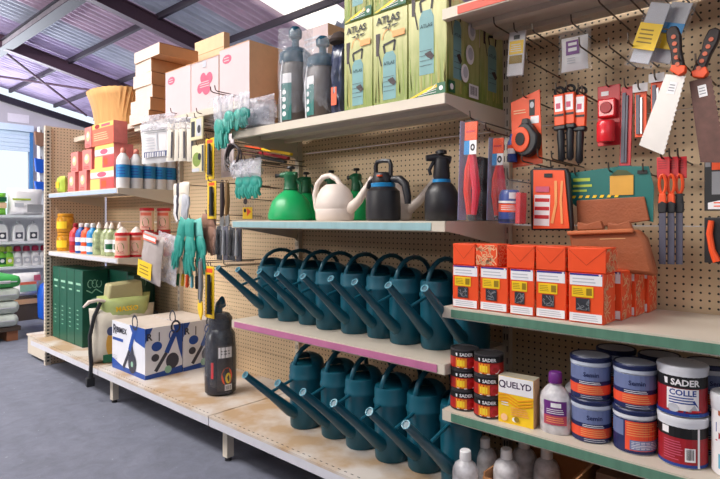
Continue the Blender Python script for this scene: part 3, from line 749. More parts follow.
def bucket(label, x, y, z, kind, turn=.6, r=.059, h=.128):
    t = thing('paint_bucket', label, 'bucket', (x, y, z), group='small paint and glue buckets')
    body = M('bucket_white', (220, 220, 226), .4, var=.04)
    MB().lathe([(r*.93, 0), (r*.95, .003), (r*.985, h*.80), (r*1.03, h*.82), (r*1.03, h*.90), (r, h*.91), (r, h)], body if kind != 'blue' else M('bucket_pale_blue', (196, 202, 216), .4), 28).build('tub', t)
    lidm = navy if kind[:3] == 'blu' else body
    l = MB().lathe([(r*1.05, h*.90), (r*1.06, h*.96), (r*1.04, h), (r*.96, h*1.01), (r*.94, h*.975), (r*.05, h*.972)] if kind[:3] != 'blu' else [(r*1.04, h*.90), (r*1.05, h*.99), (r*1.0, h*1.02), (r*.93, h*1.0), (r*.05, h*.995)], lidm, 28)
    if kind == 'sader': l.lathe([(r*.93, h*.98), (r*.93, h*.982)], M('lid_top_grey', (120, 110, 104), .6), 24)  # grey top disc inside the white lid rim
    l.build('lid', t)
    f = Face('cyl', (0, 0, 0), r*.985, turn); W = r*1.5
    if kind == 'blue':
        f.rect(-W*1.3, W*1.3, .004, h*.79, M('slate_blue_print', (110, 122, 164), .45, var=.2, scale=14)); f.rect(-W*1.3, W*1.3, .002, h*.13, M('navy_print', (24, 34, 84), .45))
        f.rect(-W*1.3, W*1.3, h*.36, h*.46, M('navy_print', (24, 34, 84), .45)); f.rect(-W*1.3, W*1.3, h*.13, h*.36, M('vermilion_print', (236, 82, 50), .45))
        f.text('Semin', .0, h*.56, .019, M('navy_print', (24, 34, 84), .45), .02); f.lines(-.035, .035, h*.37, h*.45, 2, lab_white)
        f.lines(-.04, .04, h*.15, h*.34, 4, orange_p); f.lines(-.03, .04, h*.03, h*.12, 2, lgrey)
    elif kind == 'bluback':
        f.rect(-W*1.3, W*1.3, .004, h*.79, M('navy_print', (24, 34, 84), .45)); f.rect(-W*.35, W*1.2, h*.10, h*.76, M('vermilion_print', (236, 82, 50), .45))
        f.rect(-W*1.2, -W*.4, h*.4, h*.76, M('slate_blue_print', (110, 122, 164), .45)); f.lines(-W*.3, W*.9, h*.42, h*.74, 6, orange_p, seed=9); f.rect(-W*.2, W*.9, h*.12, h*.34, M('slate_blue_print', (110, 122, 164), .45)); f.lines(-W*.15, W*.8, h*.14, h*.32, 5, lab_white)
    elif kind == 'sader':
        f.rect(-W*1.3, W*1.3, .004, h*.81, darkred); f.rect(-W*1.3, W*1.3, h*.58, h*.81, black); f.text('SADER', .006, h*.635, .024, lab_white, .03); f.poly([(-.046, h*.64), (-.038, h*.64), (-.038, h*.76), (-.049, h*.76)], lab_white)
        f.rect(-.040, .040, h*.14, h*.57, lab_white); f.text('COLLE', .0, h*.44, .022, M('royal_print', (30, 60, 140), .5), .03); f.lines(-.034, .036, h*.26, h*.42, 3, M('royal_print', (30, 60, 140), .5), .45)
        f.poly([(.0, h*.10), (.048, h*.10), (.028, h*.36)], M('royal_print', (30, 60, 140), .5)); f.poly([(.012, h*.13), (.038, h*.13), (.028, h*.27)], lgrey); f.oval(-.022, h*.18, .014, .012, lgrey); f.rect(-W*1.3, W*1.3, .004, h*.10, M('royal_print', (30, 60, 140), .5)); f.rect(.02, .045, h*.12, h*.16, red); f.lines(.015, .045, h*.02, h*.09, 2, skyblue)
    elif kind == 'sadback':
        f.rect(-W*1.3, W*1.3, .004, h*.81, darkred); f.rect(-W*1.3, W*1.3, h*.60, h*.82, black); f.rect(-W*1.3, W*1.3, .004, h*.09, M('royal_print', (30, 60, 140), .5))
        f.rect(.036, .042, .004, h*.9, lab_white); f.rect(.004, .030, h*.15, h*.42, lab_white); f.bars(.008, .027, h*.19, h*.40, 9, black); f.lines(-.05, .0, h*.14, h*.55, 8, pink); f.rect(-.055, -.035, h*.66, h*.8, lab_white)
    else:
        f.rect(-W*1.3, W*1.3, h*.02, h*.84, lab_white); f.poly([(-.06, h*.66), (-.02, h*.70), (.08, h*.68), (.08, h*.56), (-.02, h*.58), (-.06, h*.54)], M('royal_print', (30, 60, 140), .5)); f.text('PU', -.02, h*.60, .022, lab_white, .03)
        f.text('MUR', -.028, h*.47, .022, darkred, .03); f.line([(-.06, h*.44), (-.02, h*.42), (.06, h*.45)], .003, red); f.rect(-.05, .06, h*.1, h*.28, M('aqua_print', (110, 180, 200), .5)); f.lines(-.04, .05, h*.30, h*.38, 3, skyblue); f.rect(-.05, .05, h*.76, h*.82, M('rust_print', (180, 90, 50), .5))
    f.build('label', t)
    return t
bucket('navy lidded bucket with red band, lower left of the two blue stacks', -.628, 1.782, Z4, 'blue', .50)
bucket('navy lidded bucket with red band, upper left of the two blue stacks', -.630, 1.782, Z4+.132, 'blue', .36)
bucket('navy lidded bucket turned to its red back label, lower right blue stack', -.500, 1.782, Z4, 'bluback', .35)
bucket('navy lidded bucket with red band, upper right of the two blue stacks', -.499, 1.782, Z4+.132, 'blue', .36)
bucket('red and black glue bucket with white front label, top of its stack', -.374, 1.782, Z4+.141, 'sader', .22, .062, .138)
bucket('red and black glue bucket with barcode, bottom of its stack', -.373, 1.782, Z4, 'sadback', .22, .062, .138)
bucket('white bucket with blue and red print at the right picture edge', -.238, 1.79, Z4, 'white', .10, .066, .215)
for i, x in enumerate((-.60, -.47, -.335)): 
    for k in range(2): bucket('navy lidded bucket in the dim back row, %s from the left, %s layer' % (ORD[i], ('lower', 'upper')[k]), x, 1.93, Z4+.132*k, 'blue', .6)

# white bottles in an open carton on the bottom deck
t = thing('open_carton', 'open brown cardboard carton beside the white bottles on the bottom deck', 'box', (-.985, 1.73, ZB+.001))
for (a, c, d, e, hh) in ((0, .30, 0, .005, .085), (0, .30, .30, .305, .11), (0, .005, .006, .299, .10), (.295, .30, .006, .299, .15)):
    MB().box(a, c, d, e, .006, hh, card).build('carton_wall', t)
MB().box(0, .30, 0, .305, 0, .005, card).build('carton_floor', t)
MB().add([(.301, .0, .150), (.301, .30, .150), (.345, .30, .20), (.345, 0, .20), (.304, .0, .148), (.304, .30, .148), (.348, .30, .198), (.348, 0, .198)], [(0, 1, 2, 3), (7, 6, 5, 4), (0, 4, 5, 1), (1, 5, 6, 2), (2, 6, 7, 3), (3, 7, 4, 0)], card).build('carton_flap', t)
for i, (x, y, q) in enumerate(((-1.040, 1.705, 'standing in front of the carton'), (-.930, 1.80, 'front left in the open carton'), (-1.045, 1.85, 'behind, left of the carton'), (-.925, 1.93, 'back left in the open carton'), (-.825, 1.90, 'back right in the open carton'))):
    b = thing('white_bottle', 'white capped bottle '+q, 'bottle', (x, y, ZB+(.0075 if 'in the open' in q else .001)), group='white bottles under the green shelf')
    MB().lathe([(.042, 0), (.046, .005), (.046, .085), (.044, .105), (.036, .122), (.021, .134), (.018, .139)], milky, 22).build('bottle', b)
    MB().lathe([(.0205, .137), (.021, .141), (.020, .168), (.017, .171)], white, 16).build('cap', b)
    MB().lathe([(.0466, .04), (.0466, .043)], lgrey, 22).build('seam_ring', b)
for i in range(4):
    t = thing('stored_carton', 'dull brown carton at the back of the bottom deck, %s from the left' % ORD[i], 'box', (-.62+.2*i, 1.80, ZB+.001))
    MB().cbox(0, .18, 0, .3, 0, .19+.02*(i % 2), M('dull_brown_card', (96, 66, 50), .8), M('dull_brown_card', (96, 66, 50), .8)).build('carton', t, bevel=.003)  # one dull brown card colour on every face
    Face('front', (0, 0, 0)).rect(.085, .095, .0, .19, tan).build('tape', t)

# ================================================================== goods hanging in the nearest bay (things hang on hooks of the bay)
def hang(name, label, cat, x, y, z, ry=0, rz=0, rx=0, L=None, group=None, bay_=bay3, hk=True):
    if hk: hook(bay_, x, z-.012, (L or (YB-y+.03)))
    return thing(name, label, cat, (x, y, z), group=group, rot=(rx, ry, rz))
# scraper blade pack
t = hang('blade_pack', 'narrow white and yellow blister pack hanging under the top shelf, leftmost', 'pack', -.95, 1.93, 1.945, R(4))
MB().box(-.033, .033, -.004, .004, -.165, 0, paper).build('card', t, bevel=.002)
f = Face('front', (0, -.004, 0)); f.rect(-.028, .028, -.085, -.035, yellow); f.lines(-.022, .022, -.078, -.045, 4, white); f.rect(-.026, .026, -.12, -.09, M('olive_print', (150, 120, 20), .5)); f.rect(-.012, .012, -.03, -.015, black); f.build('front_print', t)
MB().pillow(.076, .03, .20, clear, 6, jit=.003).build('film', t, loc=(0, -.002, -.172))
# white pouch with purple label
t = hang('refill_pouch', 'white pouch with a purple square label hanging under the top shelf', 'pack', -.745, 1.95, 1.93)
MB().pillow(.095, .03, .12, paper, 8, seed=3).build('pouch', t, loc=(0, 0, -.165))
f = Face('front', (0, -.0165, 0)); f.rect(-.024, .022, -.112, -.062, purple); f.rect(-.016, .014, -.10, -.088, paper); f.rect(-.016, .014, -.08, -.070, paper); f.lines(-.02, .012, -.145, -.12, 3, lgrey); f.build('front_print', t)
MB().pillow(.118, .012, .18, clear, 6, jit=.003).build('film', t, loc=(0, 0, -.17))
# two clear bags with yellow labels, tilted
for i, (x, lab) in enumerate(((-.445, 'clear bag with a broad yellow label, tilted, beside the saws'), (-.395, 'second clear bag with blue and yellow label, behind the first'))):
    t = hang('blade_bag', lab, 'bag', x, 1.88+.04*i, 1.925, R(20), group='bags with yellow labels')
    MB().pillow(.085, .022, .215, clear, 8, jit=.002, seed=i+2).build('film', t, loc=(0, 0, -.218))
    MB().box(-.030, .030, -.003, .003, -.205, -.02, lgrey).build('refill', t, bevel=.002)
    f = Face('front', (0, -.0135, 0)); f.rect(-.034, .034, -.165, -.085, yellow if not i else skyblue); f.lines(-.026, .02, -.15, -.10, 4, M('olive_print', (150, 120, 20), .5))
    if i: f.rect(-.034, .034, -.165, -.12, yellow)
    f.build('label', t)
# pair of pruning saws hanging crossed: dark grips with orange bolts
def saw(label, x, y, z, ry, blade_m, L, top_w, bot_w, gr):
    t = hang('hand_saw', label, 'saw', x, y, z, ry, group='hand saws')
    g = MB().prism([(-.016, -.02), (-.014, .055), (-.02, .085), (-.018, .115), (-.004, .124), (.012, .12), (.018, .09), (.014, .05), (.017, -.02)], -.012, .012, M('dark_grip', (40, 26, 26), .55)).build('grip', t, bevel=.004); g.location = (0, 0, -.02); g.rotation_euler = (0, gr-ry, 0)
    for q in range(5): MB().lathe([(.0065, 0), (.0065, .003)], M('rust_inlay', (196, 92, 60), .5), 10, (0, 0, 0)).build('grip_inlay', g).matrix_local = Matrix.Translation((0, -.012, .005+.021*q)) @ Matrix.Rotation(R(90), 4, 'X')
    MB().prism([(-.018, -.035), (-.018, -.018), (.02, -.015), (.024, -.035), (.01, -.048)], -.013, .013, orange).build('ferrule', t, bevel=.003)
    n = 34; pts = [(-top_w/2, -.045), (top_w/2, -.045)]
    for k in range(n):
        q = k/(n-1); pts.append((top_w/2+(bot_w-top_w)/2*q-(.0035 if k % 2 else 0), -.045-L*q))
    pts += [(-bot_w/2, -.045-L+.015)]
    MB().prism(pts, -.0015, .0015, blade_m).build('blade', t, flat=True)
    f = Face('front', (0, -.0016, 0)); f.rect(-.010, .012, -.10, -.065, lab_white); f.lines(-.008, .010, -.095, -.07, 3, grey); f.build('etched_label', t)
    return t
saw('wide pale steel saw blade with dark grip, tilted to the left', -.392, 1.85, 1.712, R(17), M('pale_steel', (206, 200, 196), .45, metal=.35, var=.08), .235, .056, .078, R(-7))
saw('brown-backed saw with dark grip leaning right, next to the pale blade', -.355, 1.885, 1.70, R(-8), M('brown_blade_cover', (98, 64, 56), .6, var=.45, scale=45), .26, .058, .068, R(22))
t = hang('wire_hanger', 'bent steel wire clip hanging right of the saws', 'clip', -.285, 1.95, 1.66)
MB().tube([(0, 0, 0), (.01, 0, -.03), (-.008, 0, -.05), (.006, 0, -.07), (.006, 0, -.12)], .003, wire, 6).tube([(-.006, 0, -.065), (-.006, 0, -.118)], .002, steel, 6).build('wire', t)
# orange card with chalk reel
t = hang('chalk_reel_pack', 'orange card with a red and black chalk line reel and blue bottle', 'pack', -.925, 1.95, 1.70, R(0))
MB().prism([(-.062, -.015), (.052, .018), (.062, -.255), (-.055, -.265)], -.003, .003, orange).build('card', t)
f = Face('front', (0, -.003, 0)); f.rect(.012, .034, -.075, -.015, black); f.oval(.023, -.035, .008, .012, lgrey); f.rect(.018, .05, -.105, -.078, lab_white); f.lines(-.05, .005, -.065, -.045, 2, M('pale_orange_scribble')); f.build('front_print', t)
r = MB(); r.prism([(.014+.050*cos(a)*(1.0 if sin(a) < .4 else .82), -.168+.062*sin(a)) for a in [2*pi*k/22 for k in range(22)]], -.052, -.004, dark); ro = r.build('reel_case', t, bevel=.006)
MB().prism([(.002+.036*cos(a), -.168+.047*sin(a)) for a in [2*pi*k/20 for k in range(20)]], -.058, -.0525, orange).build('reel_front', ro, bevel=.003)
MB().prism([(.002+.018*cos(a), -.166+.024*sin(a)) for a in [2*pi*k/16 for k in range(16)]], -.061, -.0585, black).build('reel_badge', ro)
MB().prism([(-.008, -.115), (.026, -.115), (.020, -.088), (-.002, -.088)], -.035, -.012, dark).build('reel_neck', ro, bevel=.003)
bt = MB().lathe([(.017, 0), (.018, .004), (.018, .075), (.010, .088), (.009, .105)], M('blue_bottle', (40, 70, 150), .4), 14, (-.045, -.025, -.245)).build('chalk_bottle', t)
Face('cyl', (-.045, -.025, 0), .0185, .2).rect(-.016, .016, -.215, -.195, lab_white).rect(-.016, .016, -.195, -.182, orange).build('bottle_label', bt)
MB().box(-.066, .064, -.066, -.0035, -.2625, -.2595, clear).build('blister', t)
# black handled tools in orange sleeves
for i, (dx, dz) in enumerate(((-.80, 0), (-.765, .004), (-.728, -.008))):
    t = hang('sleeved_knife', 'black handled tool in orange and white sleeve, %s of three' % ('left', 'middle', 'right')[i], 'tool', dx, 1.95+.01*i, 1.70+dz, R(2*i-2), group='sleeved tools')
    MB().box(-.019, .019, -.010, .010, -.125, -.012, orange).build('sleeve', t, bevel=.003)
    f = Face('front', (0, -.010, 0)); f.rect(-.014, .014, -.075, -.02, lab_white); f.rect(-.010, .006, -.065, -.045, pink); f.rect(-.017, .017, -.092, -.084, black); f.build('sleeve_print', t)
    MB().box(-.022, .022, -.014, .014, -.142, -.124, dark).build('collar', t, bevel=.005)
    MB().lathe([(.006, -.255), (.013, -.245), (.012, -.20), (.014, -.16), (.012, -.14)], dark, 12).build('handle', t)
    MB().tube([(.016*cos(a), 0, .0+.014*sin(a)) for a in [2*pi*k/14 for k in range(14)]], .005, dark, 6, True).build('hanging_ring', t)
# red blister with round dial
t = hang('red_blister_pack', 'red blister pack with a round dial, right of the sleeved tools', 'pack', -.645, 2.0, 1.705)
MB().box(-.038, .038, -.003, .003, -.21, .0, red).build('card', t, bevel=.002)
f = Face('front', (0, -.003, 0)); f.rect(-.025, .0, -.035, -.02, lab_white); f.build('front_print', t)
MB().box(-.03, .03, -.03, -.0035, -.115, -.05, M('red_blister', (214, 40, 50), .2)).build('blister_upper', t, bevel=.006)
MB().prism([(.02*cos(a), -.082+.02*sin(a)) for a in [2*pi*k/18 for k in range(18)]], -.036, -.0305, darkred).build('dial', t, bevel=.002)
MB().lathe([(.028, -.20), (.03, -.195), (.03, -.135), (.026, -.128)], M('red_blister', (214, 40, 50), .2), 18, (0, -.031, 0)).build('roll', t)
# long flat tools on red cards
for i, (x, L, z, lab) in enumerate(((-.585, .268, 1.69, 'long red and dark blade pack, longest of the narrow packs'), (-.537, .16, 1.672, 'red card with a steel blade and white price tag, middle one'), (-.483, .165, 1.692, 'red card with white price tag beside the pale saw blade'))):
    t = hang('blade_card', lab, 'pack', x, 2.0-.02*i, z, R(1.5 if i == 0 else 0), group='narrow red blade cards')
    MB().box(-.018, .018, -.003, .003, -L, 0, red if i == 0 else orange).build('card', t, bevel=.001)
    MB().box(-.013, -.002, -.009, -.0035, -L+.01, -.02, M('slate_blade', (86, 84, 100), .4)).box(.0, .006, -.009, -.0035, -L+.01, -.03, steel if i else M('slate_blade', (86, 84, 100), .4)).build('blade', t)
    if i: MB().box(-.022, .024, -.013, -.012, -.012, .016, paper).build('price_tag', t)
    else: MB().box(-.020, .020, -.012, .004, -L-.02, -L, navy).build('tip_cover', t)
# leather tool pouch on a teal card
t = hang('tool_pouch', 'brown leather tool pouch on a teal printed card', 'pouch', -.62, 1.95, 1.405)
hook(bay3, -.74, 1.385, .22); hook(bay3, -.52, 1.385, .22)
MB().prism([(-.142, -.002), (.03, .012), (.115, .006), (.13, -.06), (.128, -.175), (-.12, -.12), (-.142, -.10)], -.002, .002, teal_card).build('backing_card', t)
f = Face('front', (0, -.002, 0)); f.lines(-.13, -.06, -.036, -.020, 1, lime, .7); f.lines(-.13, -.04, -.056, -.042, 1, lime, .6, 7); f.lines(-.13, -.06, -.072, -.060, 1, lime, .6, 8)
for q in range(7): f.poly([(-.135+.024*q, -.092), (-.123+.024*q, -.092), (-.118+.024*q, -.083), (-.130+.024*q, -.083)], yellow)
f.rect(-.004, .070, -.085, -.02, M('ochre_print', (216, 160, 60), .5)); f.poly([(-.004, -.02), (.02, .0), (.05, -.004), (.070, -.02)], M('olive_dark_print', (70, 80, 40), .5)); f.rect(.082, .112, -.018, -.006, black); f.build('card_print', t)
MB().prism([(-.116, -.10), (.104, -.092), (.12, -.17), (-.112, -.205)], -.010, -.003, leather).build('back_flap', t, bevel=.004)
MB().prism([(-.128, -.212), (.095, -.198), (.118, -.225), (.15, -.345), (-.11, -.335)], -.055, -.004, leather).build('lower_pouch', t, bevel=.014)
p2 = MB().prism([(-.125, -.222), (.085, -.21), (.088, -.195), (-.128, -.207)], -.068, -.054, M('leather_edge', (190, 106, 62), .6)).build('pocket_rim', t, bevel=.005)
for x0, x1 in ((-.10, -.01), (.0, .08)): MB().prism([(x0, -.205), (x1, -.20), (x1-.012, -.17), (x0+.03, -.182), (x0, -.175)], -.045, -.028, leather).build('inner_pocket', t, bevel=.004)
f = Face('front', (0, -.0555, 0)); f.line([(-.02, -.232), (.06, -.228)], .003, M('tan_stitch', (210, 160, 110), .6)); f.build('stitching', t)
# files with orange loop handles
for i, x in enumerate((-.468, -.446, -.425)):
    t = hang('wood_rasp', 'steel rasp with orange loop handle on red card, %s of three' % ('left', 'middle', 'right')[i], 'file', x, 1.97+.012*i, 1.44, 0, group='rasps')
    MB().box(-.019, .019, .0, .003, -.07, .0, red).build('header_card', t, bevel=.001)
    Face('front', (0, 0, 0)).lines(-.015, .012, -.04, -.01, 4, darkred).build('card_print', t)
    MB().tube([(.0095*cos(a), -.008, -.088+.030*sin(a)) for a in [2*pi*k/16 for k in range(16)]], .005, orange, 6, True).build('loop_handle', t)
    MB().prism([(-.010, -.118), (.010, -.118), (.013, -.165), (-.013, -.165)], -.014, -.003, orange if i < 2 else dark).build('grip', t, bevel=.004)
    MB().prism([(-.013, -.150), (0, -.142), (.013, -.150), (.012, -.18), (-.012, -.18)], -.015, -.002, dark).build('bolster', t, bevel=.003)
    MB().box(-.0098, .0098, -.012, -.006, -.345, -.175, M('slate_blade', (86, 84, 100), .4)).build('blade', t, bevel=.001)
# boxed saws at the right picture edge
for i, (z, h, lab) in enumerate(((1.43, .165, 'black and orange tool pack at the right edge, upper of two'), (1.245, .14, 'black pack with orange curved saw handle at the right edge, lower of two'))):
    t = hang('saw_pack', lab, 'pack', -.30, 1.98, z, group='black and orange packs')
    MB().box(-.055, .06, -.004, .004, -h, .0, dark).build('card', t, bevel=.002)
    f = Face('front', (0, -.004, 0))
    if i == 0: f.rect(-.035, .055, -.04, -.006, orange); f.rect(-.035, -.005, -.115, -.045, grey); f.poly([(-.045, -.16), (.05, -.16), (.05, -.12), (-.045, -.14)], lab_white); f.lines(-.03, .045, -.156, -.135, 2, orange); f.rect(-.052, -.038, -.03, -.012, grey)
    f.build('front_print', t)
    if i: MB().tube([(-.035, -.012, -.01), (-.04, -.012, -.05), (-.033, -.012, -.10), (-.02, -.012, -.135)], [.008, .009, .009, .012], orange, 8).build('saw_handle', t)
# blue can in a clear box, orange pack
t = hang('sealant_set', 'clear pack with a blue and orange can, beside the red boxed tools', 'pack', -.935, 1.84, 1.385, R(2), L=.34)
MB().box(-.065, .060, -.035, .03, -.165, -.002, clear).build('clear_box', t)
cn = MB().lathe([(.037, -.16), (.038, -.155), (.038, -.06), (.032, -.045), (.029, -.040)], M('blue_can', (60, 80, 150), .35), 22, (.0, 0, 0)).build('can', t)
f = Face('cyl', (0, 0, 0), .0385, .4); f.rect(-.05, .05, -.12, -.09, orange); f.lines(-.03, .03, -.115, -.095, 3, lab_white); f.rect(-.05, .05, -.155, -.145, navy); f.rect(-.0, .028, -.072, -.05, lab_white); f.rect(-.05, .05, -.088, -.08, lab_white); f.build('can_label', cn)
MB().box(.038, .056, -.03, .02, -.16, -.05, red).build('red_sleeve', t, bevel=.002)
t = hang('caulking_pack', 'orange and white printed hanging pack left of the leather pouch', 'pack', -.81, 1.92, 1.425, R(2), L=.26)
MB().prism([(-.078, -.012), (-.06, .0), (.055, -.006), (.066, -.03), (.085, -.222), (-.066, -.228)], -.02, .0, dark).build('tray', t, bevel=.003)
MB().prism([(-.062, -.010), (.05, -.014), (.075, -.215), (-.056, -.222)], -.026, -.0201, orange).build('card', t)
f = Face('front', (0, -.026, 0)); f.rect(-.054, .004, -.21, -.10, lab_white)
for q in range(3): f.rect(-.052, .002, -.125-.03*q, -.112-.03*q, red)
f.line([(.022, -.05), (.026, -.13), (.014, -.20)], .010, M('pale_orange_print')); f.line([(.045, -.05), (.043, -.12), (.05, -.20)], .008, M('pale_orange_print')); f.rect(-.02, .01, -.038, -.024, black); f.rect(-.05, 0, -.09, -.07, pink); f.build('front_print', t)
# tall clear packs of red pliers at the shelf end
for i, (x, y, h, s, lab) in enumerate(((-1.045, 1.745, .36, 1, 'tall clear pack of red handled pliers at the middle shelf end'), (-1.0, 1.865, .31, .85, 'shorter red tool pack right behind the tall plier pack'))):
    t = thing('plier_pack', lab, 'pack', (x, y, 1.2345), group='red plier packs', rot=(0, R(2), R(-6)))
    MB().box(-.036*s, .036*s, -.022, .022, 0, h, clear).build('clear_box', t)
    MB().box(-.038*s, -.0365*s, -.024, .024, 0, h, M('clear_edge', (150, 160, 196), .2)).build('box_edge', t)
    MB().box(-.025*s, .030*s, -.014, -.008, h*.80, h*.985, orange).build('header_card', t, bevel=.002)
    f = Face('front', (0, -.0142, 0)); f.rect(-.025*s, .0, h*.66, h*.80, skyblue); f.rect(.0, .03*s, h*.66, h*.80, lab_white); f.oval(.014*s, h*.73, .010, .013, black); f.oval(.014*s, h*.73, .004, .006, lab_white); f.rect(-.018*s, .022*s, h*.88, h*.90, red); f.build('header_print', t)
    for sg in (-1, 1):
        MB().tube([(.002, 0, h*.66), (.012*sg*s, 0, h*.50), (.020*sg*s+.004, 0, h*.30), (.010*sg*s+.006, 0, h*.06)], [.014, .016, .015, .010], M('magenta_red_plastic', (206, 30, 58), .35) if sg > 0 else M('vermilion_plastic', (222, 62, 50), .35), 8).build('handle', t)
    MB().prism([(-.010, h*.10), (.014, h*.10), (.008, h*.45), (-.006, h*.45)], .006, .012, navy).build('jaw', t)
    hook(bay3 if i else bay2, x+(.0 if i else -.02), 1.234+h+.01, .38)
t = thing('wire_brush', 'black bristle brush between the two red plier packs', 'brush', (-1.045, 1.93, 1.2345), rot=(0, R(-3), 0))
MB().prism([(-.02, 0), (.02, 0), (.022, .12), (.012, .17), (.010, .24), (-.010, .24), (-.012, .17), (-.022, .12)], -.01, .01, dark).build('handle', t, bevel=.004)
for q in range(5): MB().box(-.016, .016, -.022, -.0105, .012+.022*q, .026+.022*q, M('grey_bristle', (120, 120, 124), .8)).build('bristle_tuft', t)
# empty hooks of the bay
for (x, z, L) in ((-.88, 1.80, .30), (-.68, 1.80, .34), (-.60, 1.79, .30), (-.53, 1.78, .34), (-.86, 1.90, .3), (-.62, 1.93, .34), (-.56, 1.96, .34), (-.52, 1.95, .3), (-.25, 1.92, .3), (-.70, 1.66, .26), (-.90, 1.44, .3), (-.84, 1.45, .3), (-.79, 1.44, .3), (-1.0, 1.95, .32)): hook(bay3, x, z, L)

# ================================================================== cartons on top of the glove bay
ZT = 1.891
for i, (x0, x1, h, lab) in enumerate(((-3.343, -3.036, .300, 'left white carton with a small pink mark above the gloves'), (-3.030, -2.735, .298, 'middle white carton with a large pink blot print'), (-2.725, -2.442, .318, 'right white carton with tan side, by the bagged sprayers'))):
    t = thing('white_carton', lab, 'box', (x0, 1.80, ZT), group='white cartons with pink print')
    MB().cbox(0, x1-x0, 0, .30, 0, h, pinkcard, tan).build('carton', t, bevel=.003)
    f = Face('front', (0, 0, 0)); w_ = x1-x0
    if i == 1:
        for (u, v, a, b_) in ((.155, .15, .050, .052), (.10, .13, .030, .030), (.20, .18, .034, .034), (.17, .115, .040, .030), (.135, .19, .030, .030)): f.oval(u, v, a, b_, pink)
        f.lines(.10, .21, .13, .17, 3, pinkcard); f.rect(.13, .17, .25, .29, lgrey)
    else: f.oval(.075, h-.065, .045, .026, pink, 10); f.lines(.045, .10, h-.08, h-.05, 2, pinkcard)
    f.rect(.0, w_, h-.004, h, tan); f.build('front_print', t)
    MB().box(w_*.48, w_*.52, .001, .299, h+.0002, h+.001, tan).build('tape', t)
t = thing('tan_carton', 'plain tan carton standing tall behind the left and middle white cartons', 'box', (-3.50, 2.108, ZT))
MB().cbox(0, .36, 0, .045, 0, .60, M('pale_card', (222, 186, 150), .8), tan).build('carton', t, bevel=.003)
Face('front', (0, 0, 0)).rect(.0, .36, .50, .504, card).build('seam', t)
# leaning stack of small cartons
z = ZT
for i, (dx, dy, h, w_) in enumerate(((.0, .0, .075, .30), (.02, .0, .085, .29), (.07, .01, .085, .24), (.06, .0, .085, .25), (.07, .01, .085, .24), (.075, .0, .075, .36))):
    t = thing('small_carton', 'white fronted brown carton, %s from the bottom of the leaning stack' % ORD[i], 'box', (-3.79+dx, 1.77+dy, z), R((i*5) % 4-2), 'leaning carton stack')
    MB().cbox(0, w_, 0, .28, 0, h, M('pale_beige_card', (226, 206, 190), .7), card, tan).build('carton', t, bevel=.003)
    Face('side', (w_, 0, 0)).rect(.0, .28, h-.004, h-.001, M('dark_card_seam', (120, 76, 46), .8)).build('side_seam', t)
    Face('front', (0, 0, 0)).lines(.03, .12, h*.25, h*.75, 3, lgrey).build('front_print', t)
    z += h+.001
# curled brown paper sacks
t = thing('paper_sack', 'open curled brown paper sack standing on the far top shelf', 'sack', (-4.55, 1.99, 1.9505))
b = MB(); vs = []; fs = []; n = 60
for j in range(7):
    q = j/6
    for k in range(n):
        a = 2*pi*k/n; rr = (1+.03*cos(k*pi)*q)*(.27+.13*q*q)
        vs.append((rr*cos(a), rr*.36*sin(a), q*(.33+.03*cos(a+2.6))))
for j in range(6):
    for k in range(n): k2 = (k+1) % n; fs.append((j*n+k, j*n+k2, (j+1)*n+k2, (j+1)*n+k))
b.add(vs, fs, M('brown_kraft_paper', (204, 152, 92), .75, var=.28, scale=8, stretch=(4, 4, .4))); o = b.build('outer_sack', t)
sd = o.modifiers.new('solid', 'SOLIDIFY'); sd.thickness = .006; sd.offset = -1
MB().lathe([(.23, .0), (.26, .15), (.33, .30), (.315, .30), (.24, .12), (.21, .02)], M('brown_kraft_paper'), 24, sy=.30).build('inner_sack', t)

# ================================================================== far bay, upper shelf
ZA = 1.456; ZL = .971
rosy = M('red_pink_carton', (226, 128, 122), .5, var=.2, scale=25); coral = M('coral_print', (238, 112, 86), .5)
def redbox(label, x, y, z, w=.145, d=.14, h=.155, kind=0):
    t = thing('red_product_box', label, 'box', (x, y, z), group='red product boxes')
    MB().cbox(0, w, 0, d, 0, h, rosy if kind != 1 else coral, rosy).build('carton', t, bevel=.003)
    f = Face('front', (0, 0, 0))
    if kind == 1: f.rect(0, w, h*.78, h, M('straw_print', (236, 200, 110), .5)); f.oval(w*.25, h*.88, w*.12, h*.10, darkred); f.rect(w*.45, w*.85, h*.83, h*.94, pink); f.rect(w*.03, w*.9, h*.12, h*.70, coral); f.lines(w*.1, w*.8, h*.2, h*.6, 4, pale_or)
    elif kind == 2: f.rect(0, w, h*.55, h, paper); f.rect(0, w, h*.82, h, M('straw_print', (236, 200, 110), .5)); f.oval(w*.5, h*.7, w*.2, h*.12, pink); f.rect(0, w*.42, 0, h*.5, M('straw_print', (236, 200, 110), .5)); f.rect(w*.46, w, 0, h*.5, M('soft_red_print', (218, 80, 80), .5)); f.rect(w*.5, w*.7, h*.1, h*.4, orange)
    else: f.oval(w*.5, h*.55, w*.28, h*.25, pale_or); f.oval(w*.45, h*.6, w*.14, h*.12, paper); f.lines(w*.15, w*.85, h*.05, h*.2, 2, darkred)
    f.build('front_print', t)
    return t
redbox('red round-badged box, lower left of the red pile', -4.72, 1.70, ZA)
redbox('red round-badged box, lower middle of the red pile', -4.50, 1.70, ZA, kind=0)
redbox('white and red box with yellow corner, lower right of the red pile', -4.28, 1.70, ZA, w=.40, kind=2)
redbox('pink-red box, second layer left of the red pile', -4.66, 1.70, ZA+.156, kind=0)
redbox('pink-red box, second layer middle of the red pile', -4.43, 1.70, ZA+.156, w=.17, kind=0)
redbox('white box with red mark and yellow top, second layer right of the pile', -4.20, 1.70, ZA+.156, w=.32, h=.165, kind=2)
redbox('pink-red box, top left of the red pile', -4.37, 1.695, ZA+.322, w=.12, d=.10, h=.155, kind=0)
